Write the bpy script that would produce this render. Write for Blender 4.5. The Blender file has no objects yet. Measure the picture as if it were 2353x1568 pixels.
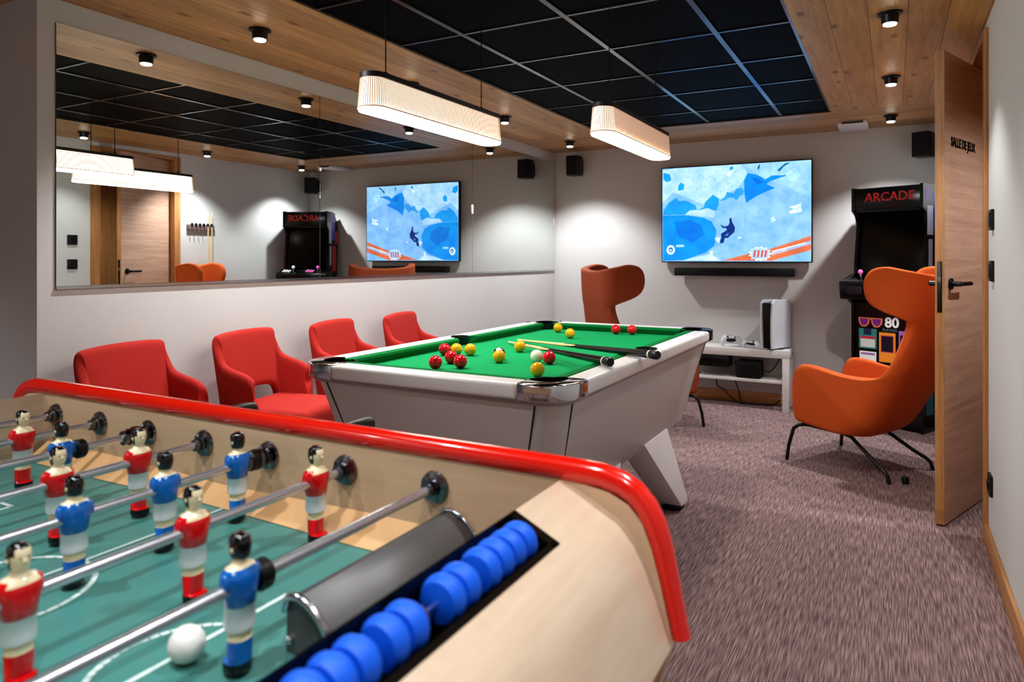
import bpy, bmesh, math, random
from math import sin, cos, pi, radians
from mathutils import Vector, Matrix
random.seed(7)
S = bpy.context.scene
COL = S.collection

# ------------------------------------------------------------------ room numbers (metres)
XL, XR, YB, YF, ZC = -2.845, 0.348, 6.064, -1.7, 2.203     # left wall, right wall, television wall, wall behind, ceiling
YS = 1.458                                                 # where the left wall turns the corner

# ------------------------------------------------------------------ materials
def lin(c):
    f = lambda u: u/12.92 if u <= 0.04045 else ((u+0.055)/1.055)**2.4
    return tuple(f(x) for x in c) + (1.0,)

def M(name, col, rough=0.5, metal=0.0, var=0.06, scale=30.0, bump=0.0, bscale=200.0, emit=None, estr=0.0, coat=0.0, spec=0.5, trans=0.0):
    m = bpy.data.materials.new(name); m.use_nodes = True
    nt = m.node_tree; b = nt.nodes['Principled BSDF']
    tc = nt.nodes.new('ShaderNodeTexCoord')
    nz = nt.nodes.new('ShaderNodeTexNoise'); nz.inputs['Scale'].default_value = scale; nz.inputs['Detail'].default_value = 3
    nt.links.new(tc.outputs['Object'], nz.inputs['Vector'])
    mx = nt.nodes.new('ShaderNodeMix'); mx.data_type = 'RGBA'
    c = lin(col)
    mx.inputs[6].default_value = tuple(max(0, x*(1-var)) for x in c[:3]) + (1,)
    mx.inputs[7].default_value = tuple(min(1, x*(1+var)) for x in c[:3]) + (1,)
    nt.links.new(nz.outputs['Fac'], mx.inputs[0])
    nt.links.new(mx.outputs[2], b.inputs['Base Color'])
    b.inputs['Roughness'].default_value = rough; b.inputs['Metallic'].default_value = metal
    b.inputs['Specular IOR Level'].default_value = spec
    if coat: b.inputs['Coat Weight'].default_value = coat; b.inputs['Coat Roughness'].default_value = 0.06
    if emit is not None:
        b.inputs['Emission Color'].default_value = lin(emit); b.inputs['Emission Strength'].default_value = estr
    if bump:
        n2 = nt.nodes.new('ShaderNodeTexNoise'); n2.inputs['Scale'].default_value = bscale
        nt.links.new(tc.outputs['Object'], n2.inputs['Vector'])
        bp = nt.nodes.new('ShaderNodeBump'); bp.inputs['Strength'].default_value = bump; bp.inputs['Distance'].default_value = 0.002
        nt.links.new(n2.outputs['Fac'], bp.inputs['Height']); nt.links.new(bp.outputs['Normal'], b.inputs['Normal'])
    return m

def wood(name, ca, cb, axis='Y', plank=0.0, off=0.0, stretch=14.0, grain=9.0, rough=0.5, knots=False, line=0.02, coat=0.0):
    """grain runs along `axis`; planks (if any) are laid side by side across it"""
    m = bpy.data.materials.new(name); m.use_nodes = True
    nt = m.node_tree; N = nt.nodes; L = nt.links; b = N['Principled BSDF']
    tc = N.new('ShaderNodeTexCoord'); mp = N.new('ShaderNodeMapping')
    sc = {'X': (1, stretch, stretch), 'Y': (stretch, 1, stretch), 'Z': (stretch, stretch, 1)}[axis]
    mp.inputs['Scale'].default_value = sc
    L.new(tc.outputs['Object'], mp.inputs['Vector'])
    n1 = N.new('ShaderNodeTexNoise'); n1.inputs['Scale'].default_value = grain/4; n1.inputs['Detail'].default_value = 6; n1.inputs['Roughness'].default_value = .6; n1.inputs['Distortion'].default_value = .6
    L.new(mp.outputs['Vector'], n1.inputs['Vector'])
    n2 = N.new('ShaderNodeTexNoise'); n2.inputs['Scale'].default_value = grain*2; n2.inputs['Detail'].default_value = 2
    L.new(mp.outputs['Vector'], n2.inputs['Vector'])
    ad = N.new('ShaderNodeMath'); ad.operation = 'MULTIPLY_ADD'; ad.inputs[1].default_value = .35
    L.new(n2.outputs['Fac'], ad.inputs[0]); L.new(n1.outputs['Fac'], ad.inputs[2])
    rp = N.new('ShaderNodeValToRGB'); rp.color_ramp.elements[0].position = .45; rp.color_ramp.elements[1].position = .85
    rp.color_ramp.elements[0].color = lin(cb); rp.color_ramp.elements[1].color = lin(ca)
    L.new(ad.outputs[0], rp.inputs['Fac'])
    col = rp.outputs['Color']
    if knots:
        m2 = N.new('ShaderNodeMapping'); m2.inputs['Scale'].default_value = {'X': (2.2, 5, 5), 'Y': (5, 2.2, 5), 'Z': (5, 5, 2.2)}[axis]
        L.new(tc.outputs['Object'], m2.inputs['Vector'])
        v = N.new('ShaderNodeTexVoronoi'); v.voronoi_dimensions = '2D'; v.inputs['Scale'].default_value = .85
        L.new(m2.outputs['Vector'], v.inputs['Vector'])
        r2 = N.new('ShaderNodeValToRGB'); r2.color_ramp.elements[0].position = .035; r2.color_ramp.elements[1].position = .085
        r2.color_ramp.elements[0].color = (.35, .25, .18, 1); r2.color_ramp.elements[1].color = (1, 1, 1, 1)
        L.new(v.outputs['Distance'], r2.inputs['Fac'])
        mm = N.new('ShaderNodeMix'); mm.data_type = 'RGBA'; mm.blend_type = 'MULTIPLY'; mm.inputs[0].default_value = .8
        L.new(col, mm.inputs[6]); L.new(r2.outputs['Color'], mm.inputs[7]); col = mm.outputs[2]
    if plank:
        sx = N.new('ShaderNodeSeparateXYZ'); L.new(tc.outputs['Object'], sx.inputs[0])
        a = N.new('ShaderNodeMath'); a.operation = 'SUBTRACT'; a.inputs[1].default_value = off
        L.new(sx.outputs['X' if axis == 'Y' else 'Y'], a.inputs[0])
        d = N.new('ShaderNodeMath'); d.operation = 'DIVIDE'; d.inputs[1].default_value = plank; L.new(a.outputs[0], d.inputs[0])
        fr = N.new('ShaderNodeMath'); fr.operation = 'FRACT'; L.new(d.outputs[0], fr.inputs[0])
        fl = N.new('ShaderNodeMath'); fl.operation = 'FLOOR'; L.new(d.outputs[0], fl.inputs[0])
        wn = N.new('ShaderNodeTexWhiteNoise'); wn.noise_dimensions = '1D'; L.new(fl.outputs[0], wn.inputs['W'])
        hs = N.new('ShaderNodeHueSaturation'); L.new(col, hs.inputs['Color'])
        mr = N.new('ShaderNodeMapRange'); mr.inputs['To Min'].default_value = .82; mr.inputs['To Max'].default_value = 1.12
        L.new(wn.outputs['Value'], mr.inputs['Value']); L.new(mr.outputs[0], hs.inputs['Value'])
        lt = N.new('ShaderNodeMath'); lt.operation = 'LESS_THAN'; lt.inputs[1].default_value = line; L.new(fr.outputs[0], lt.inputs[0])
        mm = N.new('ShaderNodeMix'); mm.data_type = 'RGBA'; L.new(lt.outputs[0], mm.inputs[0]); L.new(hs.outputs['Color'], mm.inputs[6])
        mm.inputs[7].default_value = tuple(x*.35 for x in lin(cb)[:3]) + (1,)
        col = mm.outputs[2]
    L.new(col, b.inputs['Base Color']); b.inputs['Roughness'].default_value = rough
    if coat: b.inputs['Coat Weight'].default_value = coat; b.inputs['Coat Roughness'].default_value = .12
    return m

def carpet_mat():
    m = bpy.data.materials.new('striped_carpet'); m.use_nodes = True
    nt = m.node_tree; N = nt.nodes; L = nt.links; b = N['Principled BSDF']
    tc = N.new('ShaderNodeTexCoord'); mp = N.new('ShaderNodeMapping'); mp.inputs['Scale'].default_value = (1.0, .042, 1)
    L.new(tc.outputs['Object'], mp.inputs['Vector'])
    n = N.new('ShaderNodeTexNoise'); n.inputs['Scale'].default_value = 250; n.inputs['Detail'].default_value = 1; L.new(mp.outputs['Vector'], n.inputs['Vector'])
    rp = N.new('ShaderNodeValToRGB'); e = rp.color_ramp.elements
    e[0].position = .34; e[0].color = lin((.40, .33, .33)); e[1].position = .68; e[1].color = lin((.64, .545, .53))
    k = e.new(.5); k.color = lin((.515, .43, .425))
    L.new(n.outputs['Fac'], rp.inputs['Fac']); L.new(rp.outputs['Color'], b.inputs['Base Color'])
    b.inputs['Roughness'].default_value = .95; b.inputs['Specular IOR Level'].default_value = .1
    bp = N.new('ShaderNodeBump'); bp.inputs['Strength'].default_value = .4; bp.inputs['Distance'].default_value = .003
    L.new(n.outputs['Fac'], bp.inputs['Height']); L.new(bp.outputs['Normal'], b.inputs['Normal'])
    return m

white_wall = M('painted_wall', (.80, .795, .79), .85, var=.02, scale=3, bump=.05)
carpet = carpet_mat()
pine_y = wood('pine_boards_along', (.84, .675, .46), (.70, .51, .32), 'Y', plank=.1445, off=-.094, knots=True, rough=.42)
pine_x = wood('pine_boards_across', (.78, .62, .44), (.63, .455, .30), 'X', plank=.133, off=5.265, knots=True, rough=.42)
oak_z = wood('oak_upright', (.76, .56, .36), (.60, .41, .235), 'Z', stretch=16, rough=.45)
oak_y = wood('oak_lengthwise', (.76, .56, .36), (.60, .41, .235), 'Y', stretch=16, rough=.45)
oak_x = wood('oak_crosswise', (.76, .56, .36), (.60, .41, .235), 'X', stretch=16, rough=.45)
oak_leaf = wood('oak_veneer_cross_grain', (.83, .69, .61), (.71, .57, .49), 'X', stretch=18, grain=7, rough=.42)
tile_black = M('black_ceiling_tile', (.014, .014, .016), .6, var=.25, scale=60, spec=.04)
bar_grey = M('grey_painted_bar', (.21, .21, .215), .2, var=.05, spec=1.0, coat=.12)
black = M('black_plastic', (.022, .022, .025), .38)
black_matt = M('black_fabric', (.03, .03, .033), .8, bump=.2, bscale=600)
steel = M('chrome', (.82, .83, .85), .10, metal=1, var=.02)
dark_chrome = M('gunmetal_chrome', (.48, .48, .50), .16, metal=1, var=.02)
rod_steel = M('polished_rod', (.80, .81, .84), .26, metal=.85, var=.02)
steel_soft = M('brushed_steel', (.46, .45, .45), .58, metal=.65, var=.10, scale=14)
alu = M('aluminium', (.78, .79, .81), .2, metal=1, var=.03)
tube_black = M('black_steel_tube', (.03, .03, .03), .35)
orange = M('orange_wool', (.80, .36, .12), .88, var=.10, scale=60, bump=.25, bscale=900)
orange_shaded = M('shaded_orange_wool', (.54, .235, .085), .88, var=.10, scale=60, bump=.25, bscale=900)  # orange wool darkened to imitate the unlit back of the second chair
red_fab = M('red_wool', (.66, .135, .095), .9, var=.12, scale=60, bump=.3, bscale=900)
red_gloss = M('red_lacquer', (.86, .12, .045), .2, var=.02, coat=.6)
cabinet_white = M('shaded_white_laminate', (.79, .775, .765), .32, var=.015)  # white laminate darkened for the shade on the cabinet sides
table_white = M('white_laminate', (.90, .89, .885), .3, var=.015)
seam = M('dark_seam', (.12, .12, .13), .5)
cloth = M('green_baize', (.04, .56, .33), .9, var=.04, scale=200, bump=.1, bscale=900, spec=.15)
cushion_green = M('green_cushion_cloth', (.025, .44, .22), .9, var=.05, spec=.15)
pocket_black = M('black_pocket', (.02, .02, .022), .45)
white_shell = M('white_shell', (.86, .87, .9), .35, var=.01)
shelf_white = M('white_foil', (.85, .84, .83), .45, var=.01)
beech = wood('beech_panel', (.83, .71, .59), (.76, .635, .51), 'X', stretch=9, grain=7, rough=.42, coat=.05)
beech_y = wood('beech_end_panel', (.84, .755, .665), (.78, .685, .59), 'Y', stretch=9, grain=7, rough=.28, coat=.3)
field = M('green_playfield', (.30, .53, .505), .35, var=.12, scale=9)
line_white = M('white_line_paint', (.83, .90, .88), .4, var=.02)
blue_bead = M('blue_bead', (.0, .36, .84), .55, var=.03)
lamp_white = M('lamp_diffuser', (1, .98, .94), .5, emit=(1, .965, .92), estr=21)
lamp_core = M('lamp_glow', (1, .97, .92), .5, emit=(.95, .85, .77), estr=.72)
lamp_core_hi = M('lamp_glow_bright_side', (1, .98, .95), .5, emit=(1, .96, .91), estr=1.7)  # brighter glow painted on the core's left and near-end faces
string_mat = M('lamp_strings', (.72, .61, .53), .8, var=.08, scale=90, emit=(.86, .74, .65), estr=.22)
lamp_cap = M('lamp_cap', (.13, .095, .07), .5)
spot_lens = M('spot_lens', (1, 1, 1), .3, emit=(1, .97, .92), estr=14)
mirror_m = M('mirror_silver', (.90, .92, .91), .0, metal=1, var=0)
mirror_edge = M('mirror_edge', (.28, .31, .29), .25, var=.05)
clip_m = M('clear_clip', (.85, .85, .85), .3)
arc_black = M('black_gloss_panel', (.012, .012, .016), .22)
screen_black = M('dark_screen', (.004, .004, .006), .12)

def screen_mat(name, c, e=.76):
    m = M(name, (.01, .01, .012), .25, var=.0, emit=c, estr=e)
    nt = m.node_tree; b = nt.nodes['Principled BSDF']
    tc = nt.nodes.new('ShaderNodeTexCoord'); n = nt.nodes.new('ShaderNodeTexNoise'); n.inputs['Scale'].default_value = 9; n.inputs['Detail'].default_value = 6; n.inputs['Roughness'].default_value = .65
    nt.links.new(tc.outputs['Object'], n.inputs['Vector'])
    r = nt.nodes.new('ShaderNodeValToRGB'); r.color_ramp.elements[0].position = .34; r.color_ramp.elements[1].position = .66
    l = lin(c); r.color_ramp.elements[0].color = tuple(x*k for x, k in zip(l[:3], (.52, .74, .94)))+(1,); r.color_ramp.elements[1].color = tuple(min(1, x*k) for x, k in zip(l[:3], (.98, 1.02, 1.03)))+(1,)
    nt.links.new(n.outputs['Fac'], r.inputs['Fac']); nt.links.new(r.outputs['Color'], b.inputs['Emission Color'])
    return m

def flat(name, col, e=0.0, rough=.5):
    return M(name, col, rough, var=.03, scale=20, emit=col if e else None, estr=e)

# ------------------------------------------------------------------ mesh builder
class G:
    def __init__(s): s.bm = bmesh.new(); s.mi = 0
    def v(s, co): return s.bm.verts.new(co)
    def f(s, vs, mi=None):
        try: fc = s.bm.faces.new(vs)
        except ValueError: return None
        fc.material_index = s.mi if mi is None else mi
        return fc
    def merge(s, b2, mi=None, mat=None):
        if mat is not None: bmesh.ops.transform(b2, matrix=mat, verts=b2.verts)
        mp = {}
        for x in b2.verts: mp[x] = s.bm.verts.new(x.co)
        for fc in b2.faces: s.f([mp[x] for x in fc.verts], mi)
        b2.free()
    def box(s, a, b, bev=0.0, mat=None, mi=None, seg=2, taper=None):
        b2 = bmesh.new()
        (x0, y0, z0), (x1, y1, z1) = a, b
        P = [(x, y, z) for x in (x0, x1) for y in (y0, y1) for z in (z0, z1)]
        V = [b2.verts.new(p) for p in P]
        for q in ((0,1,3,2),(4,6,7,5),(0,4,5,1),(2,3,7,6),(0,2,6,4),(1,5,7,3)): b2.faces.new([V[i] for i in q])
        if taper:      # shrink the bottom face by taper = (dx, dy)
            cx, cy = (x0+x1)/2, (y0+y1)/2
            for w in V:
                if w.co.z == z0 or abs(w.co.z-z0) < 1e-9:
                    w.co.x += taper[0]*(1 if w.co.x < cx else -1); w.co.y += taper[1]*(1 if w.co.y < cy else -1)
        if bev: bmesh.ops.bevel(b2, geom=list(b2.edges), offset=bev, segments=seg, profile=.5, affect='EDGES')
        s.merge(b2, mi, mat)
    def hexa(s, bot, top, bev=0.0, mi=None):
        b2 = bmesh.new()
        V = [b2.verts.new(p) for p in list(bot)+list(top)]
        n = len(bot)
        b2.faces.new(V[:n][::-1]); b2.faces.new(V[n:])
        for i in range(n): b2.faces.new([V[i], V[(i+1) % n], V[n+(i+1) % n], V[n+i]])
        if bev: bmesh.ops.bevel(b2, geom=list(b2.edges), offset=bev, segments=2, profile=.5, affect='EDGES')
        s.merge(b2, mi)
    def prism(s, poly, d0, d1, axis='y', mi=None, bev=0.0, mat=None):
        mk = {'y': lambda p, d: (p[0], d, p[1]), 'x': lambda p, d: (d, p[0], p[1]), 'z': lambda p, d: (p[0], p[1], d)}[axis]
        b2 = bmesh.new()
        A = [b2.verts.new(mk(p, d0)) for p in poly]; B = [b2.verts.new(mk(p, d1)) for p in poly]
        n = len(poly)
        b2.faces.new(A); b2.faces.new(B[::-1])
        for i in range(n): b2.faces.new([A[(i+1) % n], A[i], B[i], B[(i+1) % n]])
        bmesh.ops.recalc_face_normals(b2, faces=b2.faces)
        if bev:
            es = [e for e in b2.edges if len(e.link_faces) == 2 and e.link_faces[0].normal.angle(e.link_faces[1].normal, 0) > .5]
            bmesh.ops.bevel(b2, geom=es, offset=bev, segments=2, profile=.5, affect='EDGES')
        s.merge(b2, mi, mat)
    def rings(s, rs, cap=True, closed=True, mi=None):
        V = [[s.v(p) for p in r] for r in rs]
        n = len(V[0])
        for i in range(len(V)-1):
            for j in range(n if closed else n-1):
                s.f([V[i][j], V[i][(j+1) % n], V[i+1][(j+1) % n], V[i+1][j]], mi)
        if cap and closed: s.f(V[0][::-1], mi); s.f(V[-1], mi)
        return V
    def tube(s, path, r, n=10, mi=None, cap=True):
        P = [Vector(p) for p in path]; R = r if isinstance(r, (list, tuple)) else [r]*len(P)
        T = [(P[min(i+1, len(P)-1)]-P[max(i-1, 0)]).normalized() for i in range(len(P))]
        up = Vector((0, 0, 1)) if abs(T[0].z) < .9 else Vector((1, 0, 0))
        rs = []; nrm = T[0].cross(up).normalized()
        for i, p in enumerate(P):
            nrm = (nrm - T[i]*nrm.dot(T[i])).normalized(); bn = T[i].cross(nrm)
            rs.append([p + (nrm*cos(2*pi*j/n) + bn*sin(2*pi*j/n))*R[i] for j in range(n)])
        s.rings(rs, cap, True, mi)
    def lathe(s, prof, axis='z', c=(0, 0, 0), n=24, mi=None, cap=True):
        mk = {'z': lambda r, h, a: (c[0]+r*cos(a), c[1]+r*sin(a), c[2]+h), 'y': lambda r, h, a: (c[0]+r*cos(a), c[1]+h, c[2]+r*sin(a)),
              'x': lambda r, h, a: (c[0]+h, c[1]+r*cos(a), c[2]+r*sin(a))}[axis]
        s.rings([[mk(max(r, 1e-5), h, 2*pi*j/n) for j in range(n)] for r, h in prof], cap, True, mi)
    def sphere(s, c, r, n=24, m=16, mi=None, sq=(1, 1, 1)):
        s.rings([[(c[0]+sq[0]*r*sin(pi*i/m)*cos(2*pi*j/n), c[1]+sq[1]*r*sin(pi*i/m)*sin(2*pi*j/n), c[2]-sq[2]*r*cos(pi*i/m)) for j in range(n)]
                 for i in [.02]+list(range(1, m))+[m-.02]], True, True, mi)
    def poly(s, pts, mi=None): return s.f([s.v(p) for p in pts], mi)
    def build(s, name, mats, parent=None, loc=None, rotz=None, smooth=True, ang=38, recalc=True, subsurf=0, solid=None):
        if recalc: bmesh.ops.recalc_face_normals(s.bm, faces=s.bm.faces)
        if smooth:
            s.bm.normal_update()
            for fc in s.bm.faces: fc.smooth = True
            for e in s.bm.edges:
                if len(e.link_faces) == 2 and e.link_faces[0].normal.angle(e.link_faces[1].normal, 0) > radians(ang): e.smooth = False
        me = bpy.data.meshes.new(name); s.bm.to_mesh(me); s.bm.free()
        for m in (mats if isinstance(mats, (list, tuple)) else [mats]): me.materials.append(m)
        o = bpy.data.objects.new(name, me); COL.objects.link(o)
        if parent is not None: o.parent = parent
        if loc is not None: o.location = loc
        if rotz is not None: o.rotation_euler = (0, 0, rotz)
        if solid:
            md = o.modifiers.new('thickness', 'SOLIDIFY'); md.thickness = solid; md.offset = -1
        if subsurf:
            md = o.modifiers.new('smooth', 'SUBSURF'); md.levels = subsurf; md.render_levels = subsurf
        return o

def tag(o, label, cat, group=None, kind=None):
    o['label'] = label; o['category'] = cat
    if group: o['group'] = group
    if kind: o['kind'] = kind
    return o
def thing(name, label, cat, loc=(0, 0, 0), rotz=0.0, group=None):
    o = bpy.data.objects.new(name, None); COL.objects.link(o); o.empty_display_size = .05
    o.location = loc; o.rotation_euler = (0, 0, rotz)
    return tag(o, label, cat, group)
def struct(o): o['kind'] = 'structure'; return o
def dup(root, loc, rotz=0.0, label=None, group=None):
    def cp(o, par):
        c = o.copy(); COL.objects.link(c); c.parent = par
        for ch in [x for x in bpy.data.objects if x.parent == o]: cp(ch, c)
        return c
    r = cp(root, None); r.location = loc; r.rotation_euler = (0, 0, rotz)
    if label: r['label'] = label
    if group: r['group'] = group
    return r
def text(name, body, size, mat, parent=None, M4=None, depth=.002, align='CENTER', bold=0.0):
    cu = bpy.data.curves.new(name+'_curve', 'FONT'); cu.body = body; cu.size = size; cu.extrude = depth; cu.offset = bold
    cu.align_x = align; cu.align_y = 'CENTER'; cu.resolution_u = 3
    tmp = bpy.data.objects.new(name+'_tmp', cu); COL.objects.link(tmp)
    dg = bpy.context.evaluated_depsgraph_get()
    me = bpy.data.meshes.new_from_object(tmp.evaluated_get(dg)); me.name = name
    bpy.data.objects.remove(tmp); bpy.data.curves.remove(cu)
    me.materials.clear(); me.materials.append(mat)
    o = bpy.data.objects.new(name, me); COL.objects.link(o); o.parent = parent
    if M4 is not None: me.transform(M4)
    return o
def frame(origin, xdir, ydir):
    """matrix taking local x,y,z to xdir, ydir and their cross product at origin"""
    x = Vector(xdir).normalized(); y = Vector(ydir).normalized(); z = x.cross(y)
    return Matrix(((x.x, y.x, z.x, origin[0]), (x.y, y.y, z.y, origin[1]), (x.z, y.z, z.z, origin[2]), (0, 0, 0, 1)))
def arc(cx, cy, r, a0, a1, n):
    return [(cx+r*cos(radians(a0+(a1-a0)*i/n)), cy+r*sin(radians(a0+(a1-a0)*i/n))) for i in range(n+1)]

# ================================================================== THE SETTING
DY0, DY1, DZ, RX = 3.588, 4.304, 2.127, .52          # door opening along the right wall, its height, depth of the reveal
g = G(); g.box((-5.2, YF-.1, -.08), (RX+1.3, YB+.2, 0)); struct(g.build('floor', carpet, smooth=False))
g = G(); g.box((XL-.12, YS, 0), (XL, YB+.1, ZC+.1)); struct(g.build('wall_left', white_wall, smooth=False))
g = G(); g.box((-5.2, YS, 0), (XL-.12, YS+.12, ZC+.1)); struct(g.build('wall_alcove', white_wall, smooth=False))
g = G(); g.box((-5.2, YF-.1, 0), (-5.08, YS, ZC+.1)); struct(g.build('wall_alcove_side', white_wall, smooth=False))
g = G(); g.box((XL, YB, 0), (RX, YB+.12, ZC+.1)); struct(g.build('wall_back', white_wall, smooth=False))
g = G(); g.box((-5.2, YF-.12, 0), (RX, YF, ZC+.1)); struct(g.build('wall_front', white_wall, smooth=False))
g = G()
g.box((XR, YF, 0), (RX, DY0-.012, ZC+.1)); g.box((XR, DY1+.012, 0), (RX, YB, ZC+.1)); g.box((XR, DY0-.012, DZ+.02), (RX, DY1+.012, ZC+.1))
struct(g.build('wall_right', white_wall, smooth=False))
g = G(); g.box((RX+1.1, 2.6, 0), (RX+1.2, 5.4, ZC+.1)); struct(g.build('wall_corridor', oak_z, smooth=False))

# board ceiling around the black tiled middle
EX0, EX1, EY0, EY1 = -2.065, -.376, -.6, 5.265
g = G()
def cq(x0, x1, y0, y1, mi): g.box((x0, y0, ZC), (x1, y1, ZC+.05), mi=mi)
cq(-5.2, EX0, YF-.1, EY1, 0); cq(EX1, RX, YF-.1, EY1, 0); cq(EX0, EX1, YF-.1, EY0, 1); cq(XL-.12, RX, EY1, YB+.05, 1)
g.box((RX, 2.6, ZC), (RX+1.2, 5.4, ZC+.05), mi=0)
struct(g.build('ceiling', [pine_y, pine_x], smooth=False))
g = G(); g.box((EX0, EY0, ZC+.012), (EX1, EY1, ZC+.05))
tiles = struct(g.build('ceiling.001', tile_black, smooth=False))
tiles['label'] = 'black tiled middle of the ceiling'
g = G()
for x in (-1.712, -1.207, -.701): g.box((x-.012, EY0, ZC+.006), (x+.012, EY1, ZC+.0115))
for y in (-.05, .49, 1.03, 1.57, 2.115, 2.668, 3.195, 3.745, 4.274, 4.849): g.box((EX0, y-.0075, ZC+.007), (EX1, y+.0075, ZC+.0115))
for a, b in (((EX0, EY0), (EX0+.012, EY1)), ((EX1-.014, EY0), (EX1, EY1)), ((EX0, EY1-.012), (EX1, EY1))): g.box((*a, ZC+.004), (*b, ZC+.0115))
g.build('ceiling_grid', bar_grey, tiles, smooth=False)

g = G(); g.box((XR-.014, YF, 0), (XR, DY0-.078, .088), .003); struct(g.build('baseboard_right', oak_y))
g = G(); g.box((XR-.014, DY1+.062, 0), (XR, YB-.014, .088), .003); struct(g.build('baseboard_right_far', oak_y))
g = G(); g.box((XL+.014, YB-.014, 0), (XR-.014, YB, .088), .003); struct(g.build('baseboard_back', oak_x))
g = G(); g.box((XL, YS, 0), (XL+.014, YB-.014, .088), .003); struct(g.build('baseboard_left', oak_y))

# door casing and lining
g = G()
g.box((XR-.014, DY0-.078, 0), (XR+.0, DY0+.004, 2.165), .002); g.box((XR-.014, DY1-.004, 0), (XR, DY1+.06, 2.165), .002)
g.box((XR-.014, DY0, DZ+.008), (XR, DY1, 2.165), .002)
g.box((XR, DY0-.010, 0), (RX, DY0+.004, DZ+.02)); g.box((XR, DY1-.004, 0), (RX, DY1+.010, DZ+.02)); g.box((XR, DY0, DZ+.006), (RX, DY1, DZ+.02))
struct(g.build('trim_1', oak_z, smooth=False))

# door leaf, ajar; local x runs from the lock edge to the hinge, local y towards the room
ddir = Vector((.394-.199, 4.165-3.654, 0)).normalized(); dn = Vector((-ddir.y, ddir.x, 0))
door = struct(thing('door_1', 'oak veneered door standing ajar, SALLE DE JEUX lettered on it', 'door', (.199, 3.654, 0), math.atan2(ddir.y, ddir.x)))
LW = .672
g = G(); g.box((0, 0, .008), (LW, .038, DZ), .0015); g.build('door_leaf', oak_leaf, door)
g = G(); g.box((-.0012, .0, .008), (.0012, .038, DZ)); g.build('lock_edge_strip', oak_z, door, smooth=False)['label'] = 'pale solid oak edge'
g = G(); g.box((-.0026, .009, .955), (.0, .029, 1.185), .001); g.box((-.006, .012, 1.09), (-.002, .026, 1.115), .001, mi=1)
lk = g.build('lock_plate', [black, steel_soft], door)
for sgn, y0 in ((-1, 0.0), (1, .038)):
    g = G(); g.lathe([(.0, 0), (.026, 0), (.026, sgn*.008), (.012, sgn*.012), (.011, sgn*.045), (0, sgn*.046)], 'y', (.072, y0, 1.083), 20)
    g.tube([(.066, y0+sgn*.042, 1.083), (.12, y0+sgn*.044, 1.083), (.20, y0+sgn*.044, 1.083)], .0095, 12)
    g.build('door_handle', black, door)
text('lettering', 'SALLE DE JEUX', .058, black, door, frame((.245, -.0005, 1.727), (1, 0, 0), (0, 0, 1)) @ Matrix.Diagonal((.86, 1, 1, 1)), depth=.0015, bold=.0018)
g = G()
for z in (.25, 1.07, 1.88): g.lathe([(0, -.045), (.007, -.045), (.007, .045), (0, .045)], 'z', (LW+.005, .04, z), 10)
g.build('hinge', steel_soft, door)

# ================================================================== WALL MIRROR
mir = thing('wall_mirror', 'long frameless mirror in three panels along the left wall', 'mirror', (XL, 3.9, 1.09))
ys = [1.524, 2.937, 4.563, 6.045]
for i in range(3):
    g = G(); a, b = ys[i]-3.9+(.0015 if i else 0), ys[i+1]-3.9-.0015
    g.box((.0, a, 0), (.006, b, 1.022), .0007)
    bmx = g.bm; bmx.normal_update()
    for fc in bmx.faces: fc.material_index = 0 if fc.normal.x > .9 else 1
    g.build('mirror_panel', [mirror_m, mirror_edge], mir, smooth=False)
for y, z in ((4.563, .45), (6.03, .42), (2.937, .60)):
    g = G(); g.box((.005, y-3.9-.008, z), (.012, y-3.9+.008, z+.07 if z < .5 else z+.02), .003); g.build('mirror_clip', clip_m, mir)
g = G(); g.box((0, ys[0]-3.9, -.012), (.010, ys[3]-3.9, -.0005)); g.build('bottom_rail', alu, mir, smooth=False)

# ================================================================== CEILING FITTINGS
def make_downlight():
    t = thing('ceiling_spotlight', '', 'spotlight')
    g = G(); g.lathe([(0, 0), (.047, 0), (.047, -.007), (.034, -.011), (.031, -.042), (.028, -.044)], 'z', (0, 0, 0), 28, cap=True); g.build('housing', black, t)
    g = G(); g.lathe([(0, -.040), (.0275, -.0415), (.024, -.050), (.0, -.054)], 'z', (0, 0, 0), 24); g.build('lens', spot_lens, t)
    return t
spots = [(-2.441, 2.16, 'black ceiling spotlight over the left wall, nearest the camera'),
         (-2.43, 3.24, 'black ceiling spotlight over the left wall, seen only in the mirror'),
         (-2.419, 4.322, 'black ceiling spotlight over the left wall, just past the first hanging lamp'),
         (-2.44, 5.505, 'black ceiling spotlight in the far left corner by the loudspeaker'),
         (-.013, 3.251, 'large black ceiling spotlight at the top of the right ceiling boards'),
         (-.012, 4.392, 'middle black ceiling spotlight of the right row'),
         (-.017, 5.582, 'black ceiling spotlight near the arcade cabinet and ceiling vent')]
d0 = make_downlight()
for i, (x, y, lab) in enumerate(spots):
    o = d0 if i == 0 else dup(d0, (x, y, ZC))
    o.location = (x, y, ZC); o['label'] = lab; o['group'] = 'black ceiling spotlights'
def spot(name, x, y, p, ang=112, blend=.58, col=(.96, .985, 1), z=ZC-.058, aim=None):
    l = bpy.data.lights.new(name, 'SPOT'); l.energy = p; l.spot_size = radians(ang); l.spot_blend = blend; l.shadow_soft_size = .022; l.color = col
    o = bpy.data.objects.new(name, l); COL.objects.link(o); o.location = (x, y, z)
    if aim: o.rotation_euler = Vector((aim[0]-x, aim[1]-y, aim[2]-z)).to_track_quat('-Z', 'Y').to_euler()
    return o
SP = 58
for i, (x, y, _) in enumerate(spots):
    spot('spot_lamp', x, y, SP*(1.15 if i == 3 else .35 if i == 4 else 1.0), 95 if i == 4 else 112)
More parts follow.
